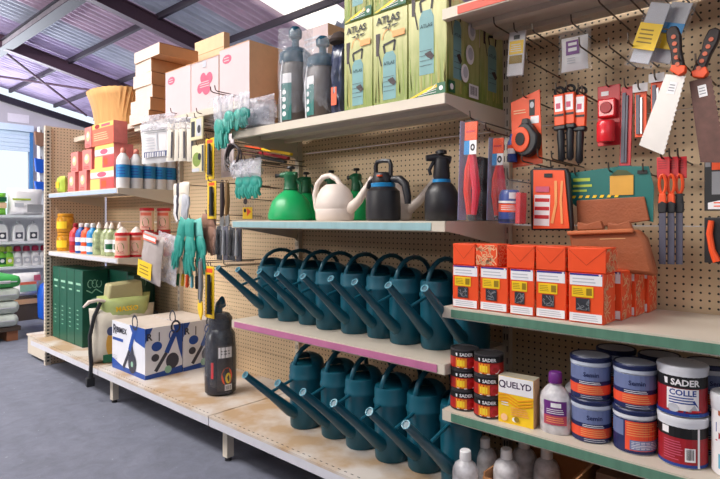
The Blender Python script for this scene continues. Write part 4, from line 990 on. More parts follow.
redbox('coral box with yellow header crowning the red pile', -4.235, 1.695, ZA+.322, w=.36, d=.10, h=.158, kind=1)
t = thing('lime_packet', 'small lime green packet left of the red boxes on the far shelf', 'packet', (-4.90, 1.72, ZA))
MB().pillow(.13, .07, .14, lime, 8, seed=5).build('packet', t); Face('front', (0, -.036, 0)).rect(-.04, .03, .04, .09, yellow).build('label', t)
for i, y in enumerate((1.745, 1.84, 1.935, 2.02, 2.10)):
    t = thing('cleaner_bottle', 'white bottle with broad blue band, %s from the shelf front' % ORD[i], 'bottle', (-3.835, y, ZA), group='blue banded bottles')
    MB().lathe([(.043, 0), (.045, .005), (.045, .19), (.040, .215), (.022, .24), (.018, .25)], white, 20).build('bottle', t)
    MB().lathe([(.020, .248), (.021, .252), (.019, .275), (.010, .285)], M('pale_red_cap', (226, 140, 124), .45), 14).build('cap', t)
    f = Face('cyl', (0, 0, 0), .0456, .9); f.rect(-.13, .13, .075, .165, skyblue); f.lines(-.03, .03, .09, .15, 3, blue); f.build('label', t)

# far bay, lower shelf
for k in range(2):
    t = thing('amber_jar', 'amber yellow jar at the far end, %s of two stacked' % ('lower', 'upper')[k], 'jar', (-4.98, 1.775, ZL+.158*k), group='amber jars')
    MB().lathe([(.064, 0), (.068, .006), (.068, .11), (.060, .128), (.050, .132)], amber, 20).build('jar', t)
    MB().lathe([(.060, .130), (.062, .134), (.062, .152), (.055, .1565)], M('amber_lid', (206, 140, 30), .4), 20).build('lid', t)
    Face('cyl', (0, 0, 0), .0684, .6).rect(-.05, .05, .03, .09, yellow).build('label', t)
for i, (x, m1, m2, lab) in enumerate(((-4.685, red, pink, 'red bottle'), (-4.565, blue, lab_white, 'blue bottle'), (-4.455, orange, lab_white, 'orange bottle'), (-4.345, skyblue, lab_white, 'pale blue and white bottle'))):
    t = thing('small_bottle', lab+' in the coloured row on the far lower shelf', 'bottle', (x, 1.745, ZL), group='coloured bottles')
    MB().lathe([(.042, 0), (.045, .005), (.045, .15), (.038, .175), (.018, .195), (.016, .205)], m1, 18).build('bottle', t)
    MB().lathe([(.018, .204), (.020, .207), (.018, .232), (.012, .236)], white if i else darkred, 12).build('cap', t)
    f = Face('cyl', (0, 0, 0), .0456, .7); f.rect(-.04, .04, .09, .125, m2); f.rect(-.04, .04, .02, .06, m2 if i else darkred); f.build('label', t)
for i, (x, y) in enumerate(((-4.235, 1.745), (-4.13, 1.76), (-4.03, 1.75), (-3.94, 1.77))):
    t = thing('clear_bottle', 'translucent olive bottle with white cap, %s from the left on the far lower shelf' % ORD[i], 'bottle', (x, y, ZL), group='translucent bottles')
    MB().lathe([(.042, 0), (.046, .005), (.046, .15), (.036, .178), (.017, .195), (.016, .20)], clearjar, 18).build('bottle', t)
    MB().lathe([(.018, .199), (.020, .203), (.014, .225), (.005, .245)], offwhite, 12).build('cap', t)
    if i > 1: Face('cyl', (0, 0, 0), .0466, .7).rect(-.05, .05, .03, .12, lab_white).rect(-.03, .03, .05, .09, dgreen).build('label', t)
def canister(label, x, y, z, cap=True):
    t = thing('granule_canister', label, 'canister', (x, y, z), group='red ringed canisters')
    MB().lathe([(.046, 0), (.048, .004), (.048, .16), (.046, .166)], M('cream_canister', (226, 206, 170), .5), 22).build('tube', t)
    MB().lathe([(.0495, .152), (.050, .156), (.050, .170), (.046, .174)], red, 22).build('lid_ring', t)
    MB().lathe([(.0495, .0), (.0495, .016)], red, 22).build('base_ring', t)
    if cap: MB().lathe([(.040, .173), (.034, .185), (.012, .21), (.006, .215)], offwhite, 16).build('shaker_cap', t)
    f = Face('cyl', (0, 0, 0), .0486, .9); f.rect(-.05, .05, .02, .15, M('pale_pink_print', (240, 190, 170), .5)); f.oval(.0, .07, .024, .034, M('leaf_print', (120, 140, 60), .5, var=.4, scale=60)); f.rect(-.04, .04, .118, .14, coral); f.lines(-.03, .03, .028, .045, 2, red); f.build('label', t)
    return t
for i, y in enumerate((1.735, 1.837, 1.94, 2.045)): canister('cream canister with red rings, %s from the front on the lower shelf end' % ORD[i], -3.825, y, ZL, i < 2)
canister('cream canister stacked on the row, nearer one', -3.825, 1.915, ZL+.1755, False); canister('cream canister stacked on the row, farther one', -3.825, 2.045, ZL+.1755, False)

# tall dark green boxes on the base
gbox = M('dark_green_carton', (8, 74, 58), .4, var=.15, scale=8); gprint = M('pale_green_print', (150, 196, 170), .5)
def greenbox(label, x, y, w, d, h, side=False):
    t = thing('green_carton', label, 'box', (x, y, ZB+.001), group='tall dark green boxes')
    MB().box(0, w, 0, d, 0, h, gbox).build('carton', t, bevel=.004)
    f = Face('front', (0, 0, 0)); f.rect(.006, w-.006, .01, h-.01, M('deep_green_print', (10, 82, 62), .4)); f.rect(w*.2, w*.8, h*.80, h*.83, gprint); f.rect(w*.3, w*.7, h*.72, h*.74, gprint); f.lines(w*.3, w*.55, h*.2, h*.5, 5, gprint, .2); f.build('spine_print', t)
    f = Face('side', (w, 0, 0))
    if side:
        for k in range(3): f.ring(d*.3+d*.16*k, h*.82, d*.10, h*.05, .006, gprint, k, k+5)
        f.line([(d*.15, h*.74), (d*.35, h*.70), (d*.5, h*.75), (d*.75, h*.69)], .008, gprint); f.ring(d*.5, h*.60, d*.2, h*.03, .006, gprint)
    else: f.ring(d*.5, h*.84, d*.17, d*.17, .006, gprint); f.oval(d*.5, h*.84, d*.09, d*.09, gprint); f.rect(d*.2, d*.8, h*.70, h*.715, gprint)
    f.build('side_print', t)
for i in range(4): greenbox('tall dark green box with its spine out, %s from the far panel' % ORD[i], -5.055+.157*i, 1.70, .153, .20, .595, i == 3)
for i in range(2): greenbox('tall dark green box with a round leaf mark, second row, %s one' % ('hidden', 'visible')[i], -4.745+.32*i, 1.905, .31, .22, .595)
greenbox('dark green box farthest back beside the glove bay', -4.10, 1.90, .10, .09, .57)
t = thing('dark_bin_bag', 'small black folded bag on the base behind the sack', 'bag', (-4.0, 2.04, ZB+.001))
MB().pillow(.20, .14, .30, dark, 8, jit=.006, seed=8).build('folded_bag', t)

# translucent sack with a khaki folded top, strap and cord
t = thing('seed_sack', 'translucent sack with olive folded top and black strap on the base front', 'sack', (-3.885, 1.765, ZB+.001), R(84))
MB().pillow(.45, .24, .38, M('milky_sack', (206, 196, 180), .35, var=.25, scale=9), 12, jit=.006, seed=11).build('sack_body', t)
MB().pillow(.37, .21, .20, M('pale_green_film', (170, 182, 118), .3, var=.2), 10, jit=.004, seed=12).build('green_band', t, loc=(.01, 0, .26))
MB().prism([(-.12, .405), (.13, .405), (.115, .555), (-.105, .54)], -.06, .06, M('khaki_film', (168, 160, 118), .4, var=.15)).build('folded_top', t, bevel=.014)
f = Face('front', (0, -.108, 0)); f.text('MASSO', -.005, .355, .048, yellow, .02); f.build('yellow_lettering', t)
f = Face('front', (0, -.124, 0)); f.oval(-.12, .14, .03, .08, M('ochre_print', (216, 160, 60), .5)); f.oval(-.12, .23, .025, .03, M('slate_label_print', (70, 80, 120), .5)); f.rect(-.17, .10, .02, .075, dgreen); f.rect(.0, .09, .15, .25, lab_white); f.build('sack_print', t)
MB().tube([(-.16, -.04, .42), (-.205, -.05, .33), (-.232, -.05, .20), (-.228, -.05, .08), (-.222, -.05, .0), (-.228, -.05, -.08), (-.232, -.05, -.12)], [.012, .013, .013, .013, .014, .016, .012], dark, 6).build('strap', t)
MB().box(-.255, -.205, -.07, -.03, -.14, -.08, dark).build('buckle', t, bevel=.004)
MB().tube([(-.265, -.02, .395), (-.235, -.04, .43), (-.18, -.05, .44), (-.11, -.05, .42)], [.007, .013, .012, .009], offwhite, 8).build('cord_knot', t)

# blue and white tool boxes
rb = M('royal_blue_print', (24, 74, 160), .4); wbox = M('white_glossy_carton', (228, 228, 236), .35, var=.04, coat=.3)
def toolpic(f, u, v, s):
    f.line([(u-.07*s, v-.10*s), (u, v), (u+.05*s, v+.10*s)], .022*s, M('dark_slate_print', (56, 56, 70), .5)); f.line([(u, v), (u+.06*s, v+.12*s)], .03*s, rb); f.ring(u+.06*s, v+.15*s, .028*s, .035*s, .012*s, M('dark_slate_print', (56, 56, 70), .5))
def toolbox(label, x, y, w, d, h):
    t = thing('tool_carton', label, 'box', (x, y, ZB+.001), group='blue and white tool boxes')
    MB().cbox(0, w, 0, d, 0, h, wbox, wbox, M('pale_top_card', (206, 194, 184), .6)).build('carton', t, bevel=.003)
    f = Face('front', (0, 0, 0)); f.rect(0, w, 0, h*.10, rb); f.poly([(w*.55, h), (w, h), (w, h*.62), (w*.72, h*.70)], rb); f.poly([(0, h*.10), (w*.35, h*.10), (0, h*.22)], rb)
    f.text('R', w*.09, h*.74, .085, M('dark_slate_print', (56, 56, 70), .5), .03); f.text('IBIMEX', w*.30, h*.78, .050, M('dark_slate_print', (56, 56, 70), .5), .03); f.rect(w*.03, w*.36, h*.60, h*.66, rb); 
    toolpic(f, w*.56, h*.48, 1.25); f.oval(w*.64, h*.24, .055, .065, M('dark_slate_print', (56, 56, 70), .5)); f.poly([(w*.55, h*.3), (w*.72, h*.3), (w*.64, h*.62)], M('dark_slate_print', (56, 56, 70), .5)); f.oval(w*.64, h*.22, .015, .018, gprint); f.lines(w*.04, w*.2, h*.2, h*.3, 3, lgrey); f.build('front_print', t)
    f = Face('side', (w, 0, 0)); f.rect(0, d, 0, h*.08, rb); f.poly([(d*.75, h), (d, h), (d, h*.25), (d*.9, h*.5)], rb); f.poly([(0, h), (d*.2, h), (0, h*.7)], rb); f.poly([(0, h*.08), (d, h*.08), (d, h*.15), (d*.4, h*.10)], rb)
    toolpic(f, d*.56, h*.46, 1.05); f.oval(d*.30, h*.62, .035, .030, rb); f.oval(d*.26, h*.40, .026, .024, M('dark_slate_print', (56, 56, 70), .5)); f.oval(d*.72, h*.28, .045, .05, M('dark_slate_print', (56, 56, 70), .5)); f.oval(d*.60, h*.12, .024, .024, gprint); f.ring(d*.72, h*.80, .022, .03, .008, rb); f.line([(d*.36, h*.9), (d*.36, h*.72)], .007, M('dark_slate_print', (56, 56, 70), .5)); f.text('R', d*.10, h*.76, .06, M('dark_slate_print', (56, 56, 70), .5), .03)
    f.build('side_print', t)
toolbox('blue and white printed tool box at the front of the base', -3.722, 1.62, .462, .252, .315)
toolbox('blue and white printed tool box behind the front one', -3.722, 1.878, .462, .25, .315)
# dark wrapped sprayer on the base seam
t = thing('wrapped_sprayer', 'dark sprayer wrapped in film with an orange picture label on the base', 'sprayer', (-2.715, 1.80, ZB+.001), R(-12)); t.scale = (.78, .78, 1)
MB().lathe([(.095, 0), (.112, .012), (.114, .06), (.112, .25), (.105, .34), (.080, .37)], M('charcoal_wrap', (38, 40, 50), .22, var=.8, scale=14), 26).build('wrapped_tank', t)
MB().lathe([(.082, .365), (.088, .38), (.086, .43), (.06, .455), (.04, .46)], M('charcoal_wrap', (52, 52, 62)), 20).build('lid', t)
MB().tube([(-.02, -.01, .45), (.0, -.01, .50), (.03, 0, .53), (.055, 0, .50)], [.03, .028, .024, .02], teal_d, 10).build('pump_grip', t)
f = Face('cyl', (0, 0, 0), .1145, 1.5); f.rect(-.06, .055, .03, .285, M('dark_label_print', (50, 46, 50), .4)); f.oval(.012, .11, .042, .05, orange); f.oval(.02, .10, .022, .03, M('flame_yellow_print', (250, 210, 50))); f.rect(-.05, .05, .215, .275, lab_white); f.lines(-.03, .04, .23, .26, 2, black); f.rect(-.005, .05, .032, .065, lab_white); f.bars(.0, .045, .036, .06, 9, black); f.build('picture_label', t)
f = Face('cyl', (0, 0, 0), .1145, .75); f.rect(-.02, .0, .10, .19, red); f.build('red_tab', t)
MB().pillow(.26, .25, .52, clear, 10, jit=.014, seed=15).build('film', t)

# ================================================================== goods hanging in the glove bay
def glove(parent, name, x, y, z, L, w, cuff_m, hand_m, ry=0, seed=1, cf=.36):
    """a limp work glove hanging cuff up, fingers down; its outline bulges in depth"""
    rnd = random.Random(seed); b = MB()
    b.pillow(w*1.05, w*.36, L*cf, cuff_m, 6, seed=seed)
    o = b.build(name, parent)
    o.matrix_local = Matrix.Translation((x, y, z)) @ Matrix.Rotation(ry, 4, 'Y') @ Matrix.Translation((0, 0, -L*cf))
    L = L*(1-cf)/.64
    h = MB(); h.ball((0, 0, -L*.10), w*.52, w*.22, L*.22, hand_m, 12, 8)
    for k in range(4):
        fx = (-.36+.24*k)*w; fl = L*(.32, .38, .36, .28)[k]
        h.tube([(fx*.9, 0, -L*.20), (fx+rnd.uniform(-.05, .05)*w, -w*.06, -L*.26-fl*.5), (fx*1.05+rnd.uniform(-.08, .08)*w, rnd.uniform(-.1, .1)*w, -L*.26-fl)], [w*.13, w*.125, w*.085], hand_m, 8)
    h.tube([(w*.4, 0, -L*.02), (w*.62, -w*.05, -L*.16), (w*.6, -w*.08, -L*.30)], [w*.14, w*.12, w*.08], hand_m, 8)
    q = h.build('glove_hand', o); q.location = (0, 0, 0)
    return o
ivory = M('ivory_cotton', (222, 212, 198), .8, var=.1); char = M('charcoal_cotton', (58, 54, 66), .8)
# white labelled pack in front, pale packets edge to edge beside it
t = hang('sleeve_pack', 'large white labelled pack hanging in front of the glove rows', 'pack', -3.33, 1.74, 1.862, R(-3), R(26), L=.44, bay_=bay1)
MB().pillow(.27, .03, .255, paper, 8, jit=.002, seed=30).build('pack', t, loc=(0, 0, -.262))
MB().pillow(.26, .08, .11, cloudy, 7, jit=.008, seed=40).build('film_top', t, loc=(0, 0, -.06))
f = Face('front', (0, -.019, 0)); f.rect(-.10, .10, -.225, -.19, M('slate_label_print', (70, 80, 120), .5)); f.bars(-.09, .06, -.225, -.195, 12, paper); f.rect(-.005, .005, -.18, -.07, lgrey); f.lines(-.09, .09, -.075, -.05, 2, grey); f.lines(-.09, -.01, -.18, -.09, 5, lgrey); f.build('label', t)
for i in range(4):
    t = hang('pale_packet', 'pale upright packet right of the large white pack, %s of four' % ('leftmost', 'second', 'third', 'rightmost')[i], 'packet', -3.145+.068*i, 1.735+.01*(i % 2), 1.835-.006*i, R(2-i), R(24), L=.44, group='pale upright packets', bay_=bay1, hk=(i in (0, 3)))
    MB().pillow(.062, .03, .235, ivory, 7, jit=.002, seed=31+i).build('packet', t, loc=(0, 0, -.235))
    MB().pillow(.07, .05, .08, cloudy, 6, jit=.006, seed=41+i).build('film_top', t, loc=(0, 0, -.05))
    Face('front', (0, -.0175, 0)).rect(.012, .024, -.22, -.06, char).build('dark_edge', t)
# seed packets column
for i, (z, lab) in enumerate(((1.88, 'upper garden packet with dark photo print, above the seed packets'), (1.72, 'lower garden packet with green leaf print'))):
    t = hang('seed_packet', lab, 'packet', -2.855+.015*i, 1.735, z-.05, L=.44, group='garden packets', bay_=bay1)
    MB().box(-.065, .065, -.006, .006, -.16 if i else -.13, 0, M('cream_packet', (214, 204, 164), .5)).build('packet', t, bevel=.003)
    f = Face('front', (0, -.006, 0))
    if i: f.oval(-.01, -.085, .045, .042, M('leaf_print', (120, 140, 60))); f.oval(.02, -.07, .018, .02, black); f.rect(-.06, .02, -.155, -.135, lgrey); f.rect(.045, .062, -.155, -.005, M('dark_slate_print', (56, 56, 70)))
    else: f.rect(-.055, -.015, -.11, -.02, M('dark_photo_print', (44, 46, 54))); f.rect(.0, .055, -.11, -.01, lgrey); f.oval(.03, -.07, .018, .024, M('dark_photo_print', (44, 46, 54)))
    f.build('front_print', t)
# yellow tool strips and dark rods hanging one below the other
for i, (x, z, h, lab) in enumerate(((-2.735, 1.70, .235, 'upper yellow tool card with dark figure print'), (-2.715, 1.455, .215, 'lower yellow tool card under the upper one'), (-2.69, .975, .29, 'lowest yellow and black tool card beside the rubber gloves'))):
    t = hang('yellow_tool_card', lab, 'pack', x, 1.745 if i < 2 else 1.715, z, L=.44, group='yellow tool cards', bay_=bay1)
    MB().box(-.045, .04, -.003, .003, -h, 0, yellow).build('card', t, bevel=.002)
    f = Face('front', (0, -.003, 0)); f.rect(-.02, .02, -h*.55, -h*.30, M('dark_slate_print', (56, 56, 70))); f.oval(0, -h*.26, .02, .02, lab_white); f.rect(-.03, .03, -h*.12, -h*.04, orange); f.lines(-.03, .03, -h*.95, -h*.6, 5, hand_p); f.build('card_print', t)
    MB().tube([(.015, -.018, -h*.15), (.018, -.018, -h*.9)], [.010, .013], dark, 8).build('tool_grip', t)
for i, (x, y, z, L, m, lab) in enumerate(((-2.655, 1.77, 1.44, .27, hand_p, 'brown slim garden tool hanging beside the lower yellow card'), (-2.62, 1.78, 1.44, .26, M('bronze_paint', (120, 84, 40), .4), 'bronze slim garden tool, right one of the pair'), (-2.77, 1.70, 1.0, .31, dark, 'long black tool handle hanging over the base'), (-2.745, 1.69, 1.0, .33, grey, 'long grey tool handle hanging over the base'))):
    t = hang('garden_tool', lab, 'tool', x, y, z, L=.28, group='slim garden tools', bay_=bay1)
    MB().tube([(0, 0, 0), (.004, 0, -L*.4), (-.003, 0, -L*.7)], [.012, .014, .010], m, 8).build('handle', t)
    MB().prism([(-.016, -L*.68), (.016, -L*.68), (.022, -L*.85), (.004, -L), (-.020, -L*.88)], -.004, .004, yellow if i > 1 else steel).build('blade', t, bevel=.002)
    MB().tube([(.010*cos(a), 0, .008+.010*sin(a)) for a in [2*pi*k/12 for k in range(12)]], .003, m, 6, True).build('hanging_loop', t)
# white pruner pack with round badge
t = hang('pruner_pack', 'white and clear pack with a small round badge beside the wire coil', 'pack', -2.735, 1.86, 1.735, L=.32, bay_=bay1)
MB().box(-.06, .065, -.004, .004, -.25, 0, M('pale_mauve_card', (226, 214, 218), .5)).build('card', t, bevel=.002)
f = Face('front', (0, -.004, 0)); f.ring(-.01, -.19, .022, .024, .006, lgrey); f.lines(-.04, .04, -.08, -.02, 3, lgrey); f.build('front_print', t)
MB().pillow(.12, .05, .18, clear, 7, jit=.004, seed=4).build('film', t, loc=(0, -.02, -.22))
# black wire coils
for i, (dx, r_) in enumerate(((0, .075), (.03, .062))):
    t = hang('wire_coil', 'black coil of tying wire, %s ring' % ('outer', 'inner')[i], 'coil', -2.59+dx, 1.80-.03*i, 1.652, L=.38, bay_=bay1, hk=(i == 0))
    MB().tube([(r_*cos(a), .004*sin(3*a), -r_+r_*sin(a)) for a in [2*pi*k/24 for k in range(24)]], .0065, hand_p, 6, True).tube([((r_-.010)*cos(a), .010, -r_+(r_-.010)*sin(a)) for a in [2*pi*k/24 for k in range(24)]], .0045, dark, 6, True).build('coil', t)
# teal gloves packed in film, upper row
for i in range(5):
    x = (-2.50, -2.455, -2.39, -2.32, -2.25)[i]
    t = hang('teal_glove_pack', 'teal and white garden gloves in film, %s from the left in the upper row' % ORD[i], 'gloves', x, 1.635+.012*(i % 2), 1.89-.004*i, L=.46, group='upper teal glove packs', bay_=(bay1 if x < -2.44 else bay2), hk=False)
    glove(t, 'glove', 0, 0, -.005, (.285, .275, .195, .185, .175)[i], .072, cloudy, teal if i < 4 else M('deep_teal_rubber', (20, 130, 120), .45), R(3*(i-2)), seed=60+i, cf=.5)
    MB().pillow(.075, .055, .17, clear, 6, jit=.005, seed=70+i).build('film', t, loc=(0, -.01, -.175))
for x in (-2.50, -2.46): hook(bay1, x, 1.893, .56)
t = hang('film_bundle', 'crumpled white film bundle lying on the top shelf beside the teal gloves', 'bag', -2.28, 1.745, 1.698, hk=False)
MB().pillow(.24, .11, .17, cloudy, 10, jit=.014, seed=21).build('film', t); MB().pillow(.16, .07, .12, lgrey, 9, jit=.010, seed=22).build('wrapped_pair', t)
t = hang('orange_crisp_box', 'small white and orange carton peeking above the film bundle', 'box', -2.30, 1.99, 1.698, hk=False)
MB().cbox(-.06, .06, 0, .10, 0, .36, paper, tan).build('carton', t, bevel=.003); Face('front', (0, 0, 0)).rect(-.06, .06, .17, .28, coral).lines(-.05, .05, .19, .26, 3, paper).build('front_print', t)
# yellow and red tools lying across hooks
for i, (z, m, lab) in enumerate(((1.635, yellow, 'yellow handled tool lying across hooks under the top shelf'), (1.612, darkred, 'dark red tool lying across hooks, under the yellow one'), (1.590, black, 'black tool lying across hooks, lowest of three'))):
    t = thing('flat_tool', lab, 'tool', (-2.50, 1.95-.02*i, z), group='tools laid across hooks', rot=(0, R(11), R(-3)))
    MB().box(-.02, .25, -.012, .012, -.008, .008, m).build('handle', t, bevel=.004); MB().box(-.18, -.0201, -.020, .020, -.004, .004, M('brown_blade_cover') if i else orange).build('head', t, bevel=.002)
for x in (-2.62, -2.40): hook(bay1 if x < -2.44 else bay2, x, 1.572, .30)
# teal gloves with white film cuffs, under the top shelf
for i in range(3):
    t = hang('teal_glove_pack', 'teal gloves with crumpled white cuffs, %s of three under the shelf' % ('left', 'middle', 'right')[i], 'gloves', -2.53+.075*i, 1.80, 1.555, L=.38, group='lower teal glove packs', bay_=(bay1 if i < 2 else bay2))
    glove(t, 'glove', 0, 0, 0, .205, .085, lab_white, teal, R(4*(i-1)), seed=90+i, cf=.46)
    MB().pillow(.10, .07, .10, cloudy, 6, jit=.008, seed=80+i).build('film', t, loc=(0, -.01, -.09))
t = hang('yellow_badge_pack', 'small yellow badge pack on the panel left of the green sprayer', 'pack', -2.70, 1.98, 1.365, L=.2, bay_=bay1)
MB().box(-.05, .055, -.003, .003, -.13, 0, clear).build('film', t); MB().box(-.045, .05, -.006, -.0035, -.125, -.055, yellow).build('card', t, bevel=.002)
f = Face('front', (0, -.006, 0)); f.oval(-.015, -.02, .02, .018, hand_p); f.oval(-.02, -.075, .012, .012, black); f.poly([(0, -.06), (.04, -.08), (.0, -.11)], orange); f.build('card_print', t)
# white / charcoal cotton gloves
for i in range(4):
    t = hang('cotton_glove', ('white', 'charcoal', 'ivory', 'pale grey')[i]+' cotton glove hanging below the blue banded bottles', 'gloves', -3.20+.062*i, 1.80-.015*i, 1.465, L=.36, group='cotton gloves', bay_=bay1, hk=(i == 0))
    glove(t, 'glove', 0, 0, 0, .245, .075, ivory if i != 1 else char, (lab_white, char, ivory, lgrey)[i], R(2*i-3), seed=100+i)
# bunch of long teal rubber gloves
for i in range(4):
    t = hang('rubber_glove', 'long teal rubber glove in the hanging bunch, %s of four' % ('leftmost', 'second', 'third', 'rightmost')[i], 'gloves', -2.905+.03*i, 1.68+.03*(i % 2), 1.24, L=.46, group='long teal rubber gloves', bay_=bay1, hk=(i == 1))
    glove(t, 'glove', 0, 0, 0, .33, .085, M('pale_teal_film', (120, 200, 190), .3) if i % 2 else teal, teal, R((22, 10, -1, -11)[i]), seed=110+i)
for i in range(2):
    t = hang('leather_glove', 'dusty brown leather glove right of the teal bunch, %s one' % ('left', 'right')[i], 'gloves', -2.80+.055*i, 1.76, 1.27, L=.40, group='brown leather gloves', bay_=bay1, hk=(i == 0))
    dl = M('dusty_leather', (150, 110, 92), .75, var=.2); glove(t, 'glove', 0, 0, 0, .24, .08, dl, dl, R(3-5*i), seed=120+i)
# clear bag with a yellow label
for i in range(2):
    t = hang('bird_food_bag', ('clear bag with yellow label hanging in front of the green boxes', 'clear bag of pale rods behind the yellow labelled bag')[i], 'bag', -3.155+.07*i, 1.625+.06*i, 1.165, R(9), L=.56, group='clear hanging bags', bay_=bay1, hk=(i == 0))
    MB().pillow(.25, .05, .30, M('grey_film_bag', (176, 164, 160), .25, var=.35, scale=12) if i == 0 else cloudy, 9, jit=.005, seed=130+i).build('bag', t, loc=(0, 0, -.315))
    if i == 0:
        f = Face('front', (0, -.029, 0)); f.rect(-.115, .06, -.29, -.19, yellow); f.lines(-.09, .04, -.275, -.21, 3, M('olive_print', (150, 120, 20))); f.build('label', t)
        f = Face('front', (0, -.029, 0)); f.rect(-.08, .09, -.06, -.02, coral); f.rect(-.07, .08, -.05, -.03, lab_white); f.build('header_label', t)
# fan of small tools with coloured handles
for i, m in enumerate((dgreen, yellow, M('slate_blade'), orange, M('aqua_print'), yellow, dark, lime)):
    t = hang('hand_fork', ('dark green', 'bright yellow', 'slate blue', 'orange', 'aqua', 'pale yellow', 'black', 'lime')[i]+' handled small tool in the fan below the teal gloves', 'tool', -3.06+.030*i, 1.74+.012*(i % 3), .985, R(10-2.5*i), L=.42, group='fan of small tools', bay_=bay1, hk=(i in (1, 6)))
    MB().tube([(0, 0, 0), (0, 0, -.05), (0, 0, -.085)], [.004, .004, .006], steel, 6).build('shank', t)
    MB().lathe([(.006, -.155), (.011, -.145), (.009, -.11), (.010, -.085), (.006, -.078)], m, 10).build('grip', t)
# dark gift packs in clear film right of the leather gloves
for i in range(4):
    t = hang('dark_tool_pack', 'dark tool in clear film left of the watering cans, %s from the left' % ORD[i], 'pack', -2.68+.062*i, 1.77, 1.21, L=.42, group='dark tools in film', bay_=bay1, hk=(i in (0, 3)))
    MB().box(-.022, .022, -.005, .005, -.20, -.01, (M('dark_photo_print'), M('slate_blade'), dark, char)[i]).build('card', t, bevel=.002)
    MB().tube([(0, -.016, -.03), (.002, -.016, -.10), (0, -.016, -.17)], [.006, .010, .012], grey if i % 2 else dark, 8).build('tool', t)
    MB().pillow(.058, .05, .21, clear, 6, jit=.003, seed=140+i).build('film', t, loc=(0, -.008, -.215))
for (x, z, L) in ((-3.10, 1.80, .42), (-2.97, 1.83, .42), (-2.90, 1.86, .40), (-2.82, 1.80, .40), (-2.70, 1.78, .40), (-3.2, 1.90, .4), (-2.78, .955, .40), (-2.62, .975, .40)): hook(bay1, x, z, L)

# ================================================================== far background: stand of bottles, pallet of sacks
XBk = -7.6
st = thing('background_stand', 'white shelf stand of cleaning bottles beyond the end panel', 'shelving', (XBk, 0, 0))
wm = M('white_enamel', (226, 228, 234), .4)
for z in (.66, .965, 1.29): MB().box(-.40, .0, 1.35, 2.80, z-.03, z, wm).build('shelf_board', st, flat=True)
for y in (1.35, 2.77): MB().box(-.42, -.38, y, y+.03, 0, 1.32, wm).build('stand_upright', st, flat=True)
MB().box(-.43, -.42, 1.35, 2.80, .3, 1.3, wm).build('back_sheet', st, flat=True)
def bgbottle(label, y, z, m, capm, labm, kind, s=1):
    t = thing('cleaning_bottle', label, 'bottle', (XBk-.12, y, z), R(90), 'background cleaning bottles')
    if kind == 'jug':
        MB().prism([(-.065, 0), (.065, 0), (.068, .12), (.05, .19), (.02, .215), (-.02, .215), (-.055, .18), (-.068, .10)], -.04, .04, m).build('jug', t, bevel=.012)
        MB().lathe([(.018, .215), (.020, .22), (.018, .25)], capm, 12).build('cap', t)
    else:
        MB().lathe([(.052, 0), (.055, .006), (.055, .11), (.045, .15), (.020, .175), (.018, .185)], m, 16, sy=.7).build('bottle', t)
        MB().lathe([(.036, .180), (.042, .186), (.036, .235), (.025, .245)], capm, 12).build('cap', t)
    f = Face('front', (0, -.042, 0)); f.rect(-.04, .04, .03, .11, labm); f.oval(.0, .07, .022, .022, lab_white); f.build('label', t)
greenb = M('bright_green_bottle', (120, 200, 60), .4)
for i, y in enumerate((1.72, 1.87, 2.02, 2.20, 2.36)): bgbottle('white jug on the middle board of the background stand, %s from the left' % ORD[i], y, .966, white, lgrey, (M('dark_slate_print', (56, 56, 70)), M('slate_blade', (86, 84, 100)))[i % 2], 'jug')
for i, y in enumerate((1.80, 1.92, 2.02, 2.10)): bgbottle('bright green bottle on the lowest board of the background stand, %s from the left' % ORD[i], y, .661, greenb, lime, (dgreen, lime)[i % 2], 'btl')
for i, y in enumerate((2.19, 2.29, 2.39, 2.49)): bgbottle('white bottle with crimson cap on the lowest board, %s from the left' % ORD[i], y, .661, white, M('crimson_cap', (170, 20, 70), .4), lgrey, 'btl')
def bgbag(name, label, cat, y, z, w, d, h, m, labs, x=XBk-.2):
    t = thing(name, label, cat, (x, y, z), R(90)); MB().pillow(w, d, h, m, 9, jit=.004, seed=int(y*100)).build('sack', t)
    f = Face('front', (0, -d*.53, 0))
    for (u0, u1, v0, v1, mm) in labs: f.rect(w*u0, w*u1, h*v0, h*v1, mm)
    f.build('sack_print', t)
bgbag('soil_bag', 'green and orange bag on the top board of the background stand', 'bag', 1.98, 1.291, .22, .14, .27, greenb, ((-.45, .45, .3, .55, M('pale_card', (222, 186, 150))), (-.45, .45, .6, .8, dgreen)))
bgbag('litter_bag', 'large white bag on the top board with grey corner print', 'bag', 2.30, 1.291, .40, .16, .33, lab_white, ((.0, .45, .1, .4, grey), (-.4, .1, .55, .62, lime), (-.35, -.1, .3, .45, lgrey)))  # grey rectangle printed low on one side
bgbag('litter_sack', 'white sack with red print hanging under the background stand', 'sack', 2.25, .30, .30, .14, .28, lab_white, ((-.3, .3, .2, .5, gprint), (-.3, .3, .5, .62, coral), (.2, .45, .65, .9, pink)), XBk+.02)
t = thing('low_crate', 'dark low crate under the white printed sack', 'crate', (XBk-.1, 2.25, 0)); MB().box(-.15, .15, -.16, .16, 0, .28, M('dark_wood', (80, 66, 56), .8)).build('crate_body', t, bevel=.006); MB().box(.151, .16, -.16, .16, .2, .26, tan).build('crate_slat', t)
t = thing('jerry_can', 'blue plastic jerrycan on the floor beside the end panel', 'can', (-7.45, 2.46, 0), R(90))
MB().prism([(-.10, 0), (.13, 0), (.14, .28), (.09, .40), (-.02, .46), (-.09, .42), (-.11, .3)], -.10, .10, M('bright_blue_plastic', (20, 88, 200), .4)).build('can_body', t, bevel=.03)
MB().lathe([(.03, .44), (.032, .47), (.028, .50)], dark, 12).build('cap', t)
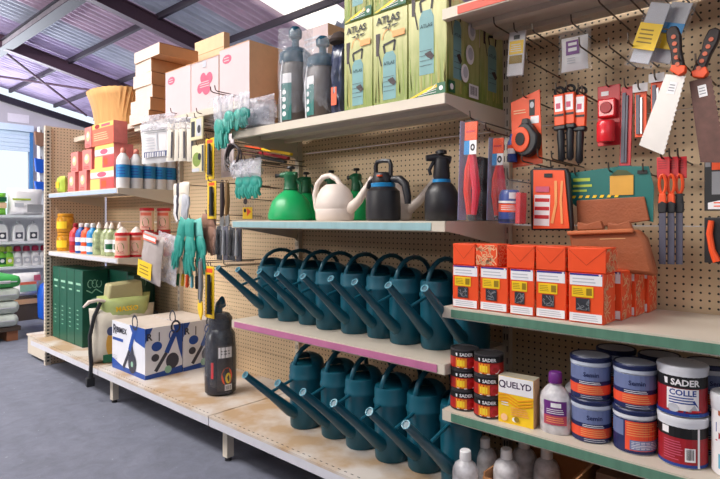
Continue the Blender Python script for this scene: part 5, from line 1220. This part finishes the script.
# pallet with green-white sacks
t = thing('pallet', 'dark timber pallet under the sacks at the left picture edge', 'pallet', (-6.75, 1.30, 0))
for y in (-.42, -.05, .42): MB().box(-.36, .36, y, y+.10, 0, .10, M('pallet_block', (150, 96, 66), .8)).build('block', t)
for k in range(5): MB().box(-.40+.165*k, -.28+.165*k, -.45, .54, .101, .145, M('dark_wood', (80, 66, 56), .8)).build('deck_board', t)
for i in range(4):
    t = thing('sack_of_soil', 'pale green printed sack on the pallet, %s layer up' % ORD[i], 'sack', (-6.75, 1.33, .147+.13*i), R(2*i-3), 'sacks on the pallet')
    MB().box(-.39, .39, -.51, .51, .002, .126, M('pale_printed_sack', (208, 216, 206), .4, var=.35, scale=7) if i < 3 else M('green_sack', (70, 178, 90), .4, var=.3, scale=8)).build('sack', t, bevel=.05)
    MB().tube([(.392, y, .064) for y in (-.46, -.2, .1, .46)], .006, lgrey, 5).build('seam', t)
    f = Face('side', (.391, 0, 0)); f.rect(.1, .3, .05, .09, dgreen) if i < 3 else f.rect(-.1, .4, .05, .08, lab_white); f.build('side_print', t)
    Face('top', (0, 0, .126)).rect(-.12, .12, -.2, .2, dgreen).build('print', t)
# blue tools on the wall post beyond the stand
t = thing('wall_post', 'pale square post between the roller door and the end panel', 'post', (-8.3, 2.68, 0)); MB().box(-.05, .05, -.07, .12, 0, 2.5, M('pale_post', (206, 208, 216), .6)).build('post', t)
MB().box(.0, .06, -.12, .17, .0, .02, dark).build('base_plate', t)
for (z, h, m, lab) in ((1.86, .20, M('bright_blue_plastic'), 'upper blue scoop hanging on the pale post'), (1.62, .13, M('bright_blue_plastic'), 'lower blue scoop hanging on the pale post'), (2.22, .20, M('dusty_leather'), 'brown cloth hanging high on the pale post')):
    t = thing('hanging_scoop', lab, 'scoop' if 'scoop' in lab else 'cloth', (-8.22, 2.62, z), R(90), 'things on the pale post')
    MB().prism([(-.07, h*.1), (0, 0), (.07, h*.15), (.08, h*.9), (-.09, h)], -.03, .02, m).build('scoop', t, bevel=.01); MB().tube([(0, .0, h*.9), (0, .01, h*1.15)], .006, wire, 6).build('hang_wire', t)
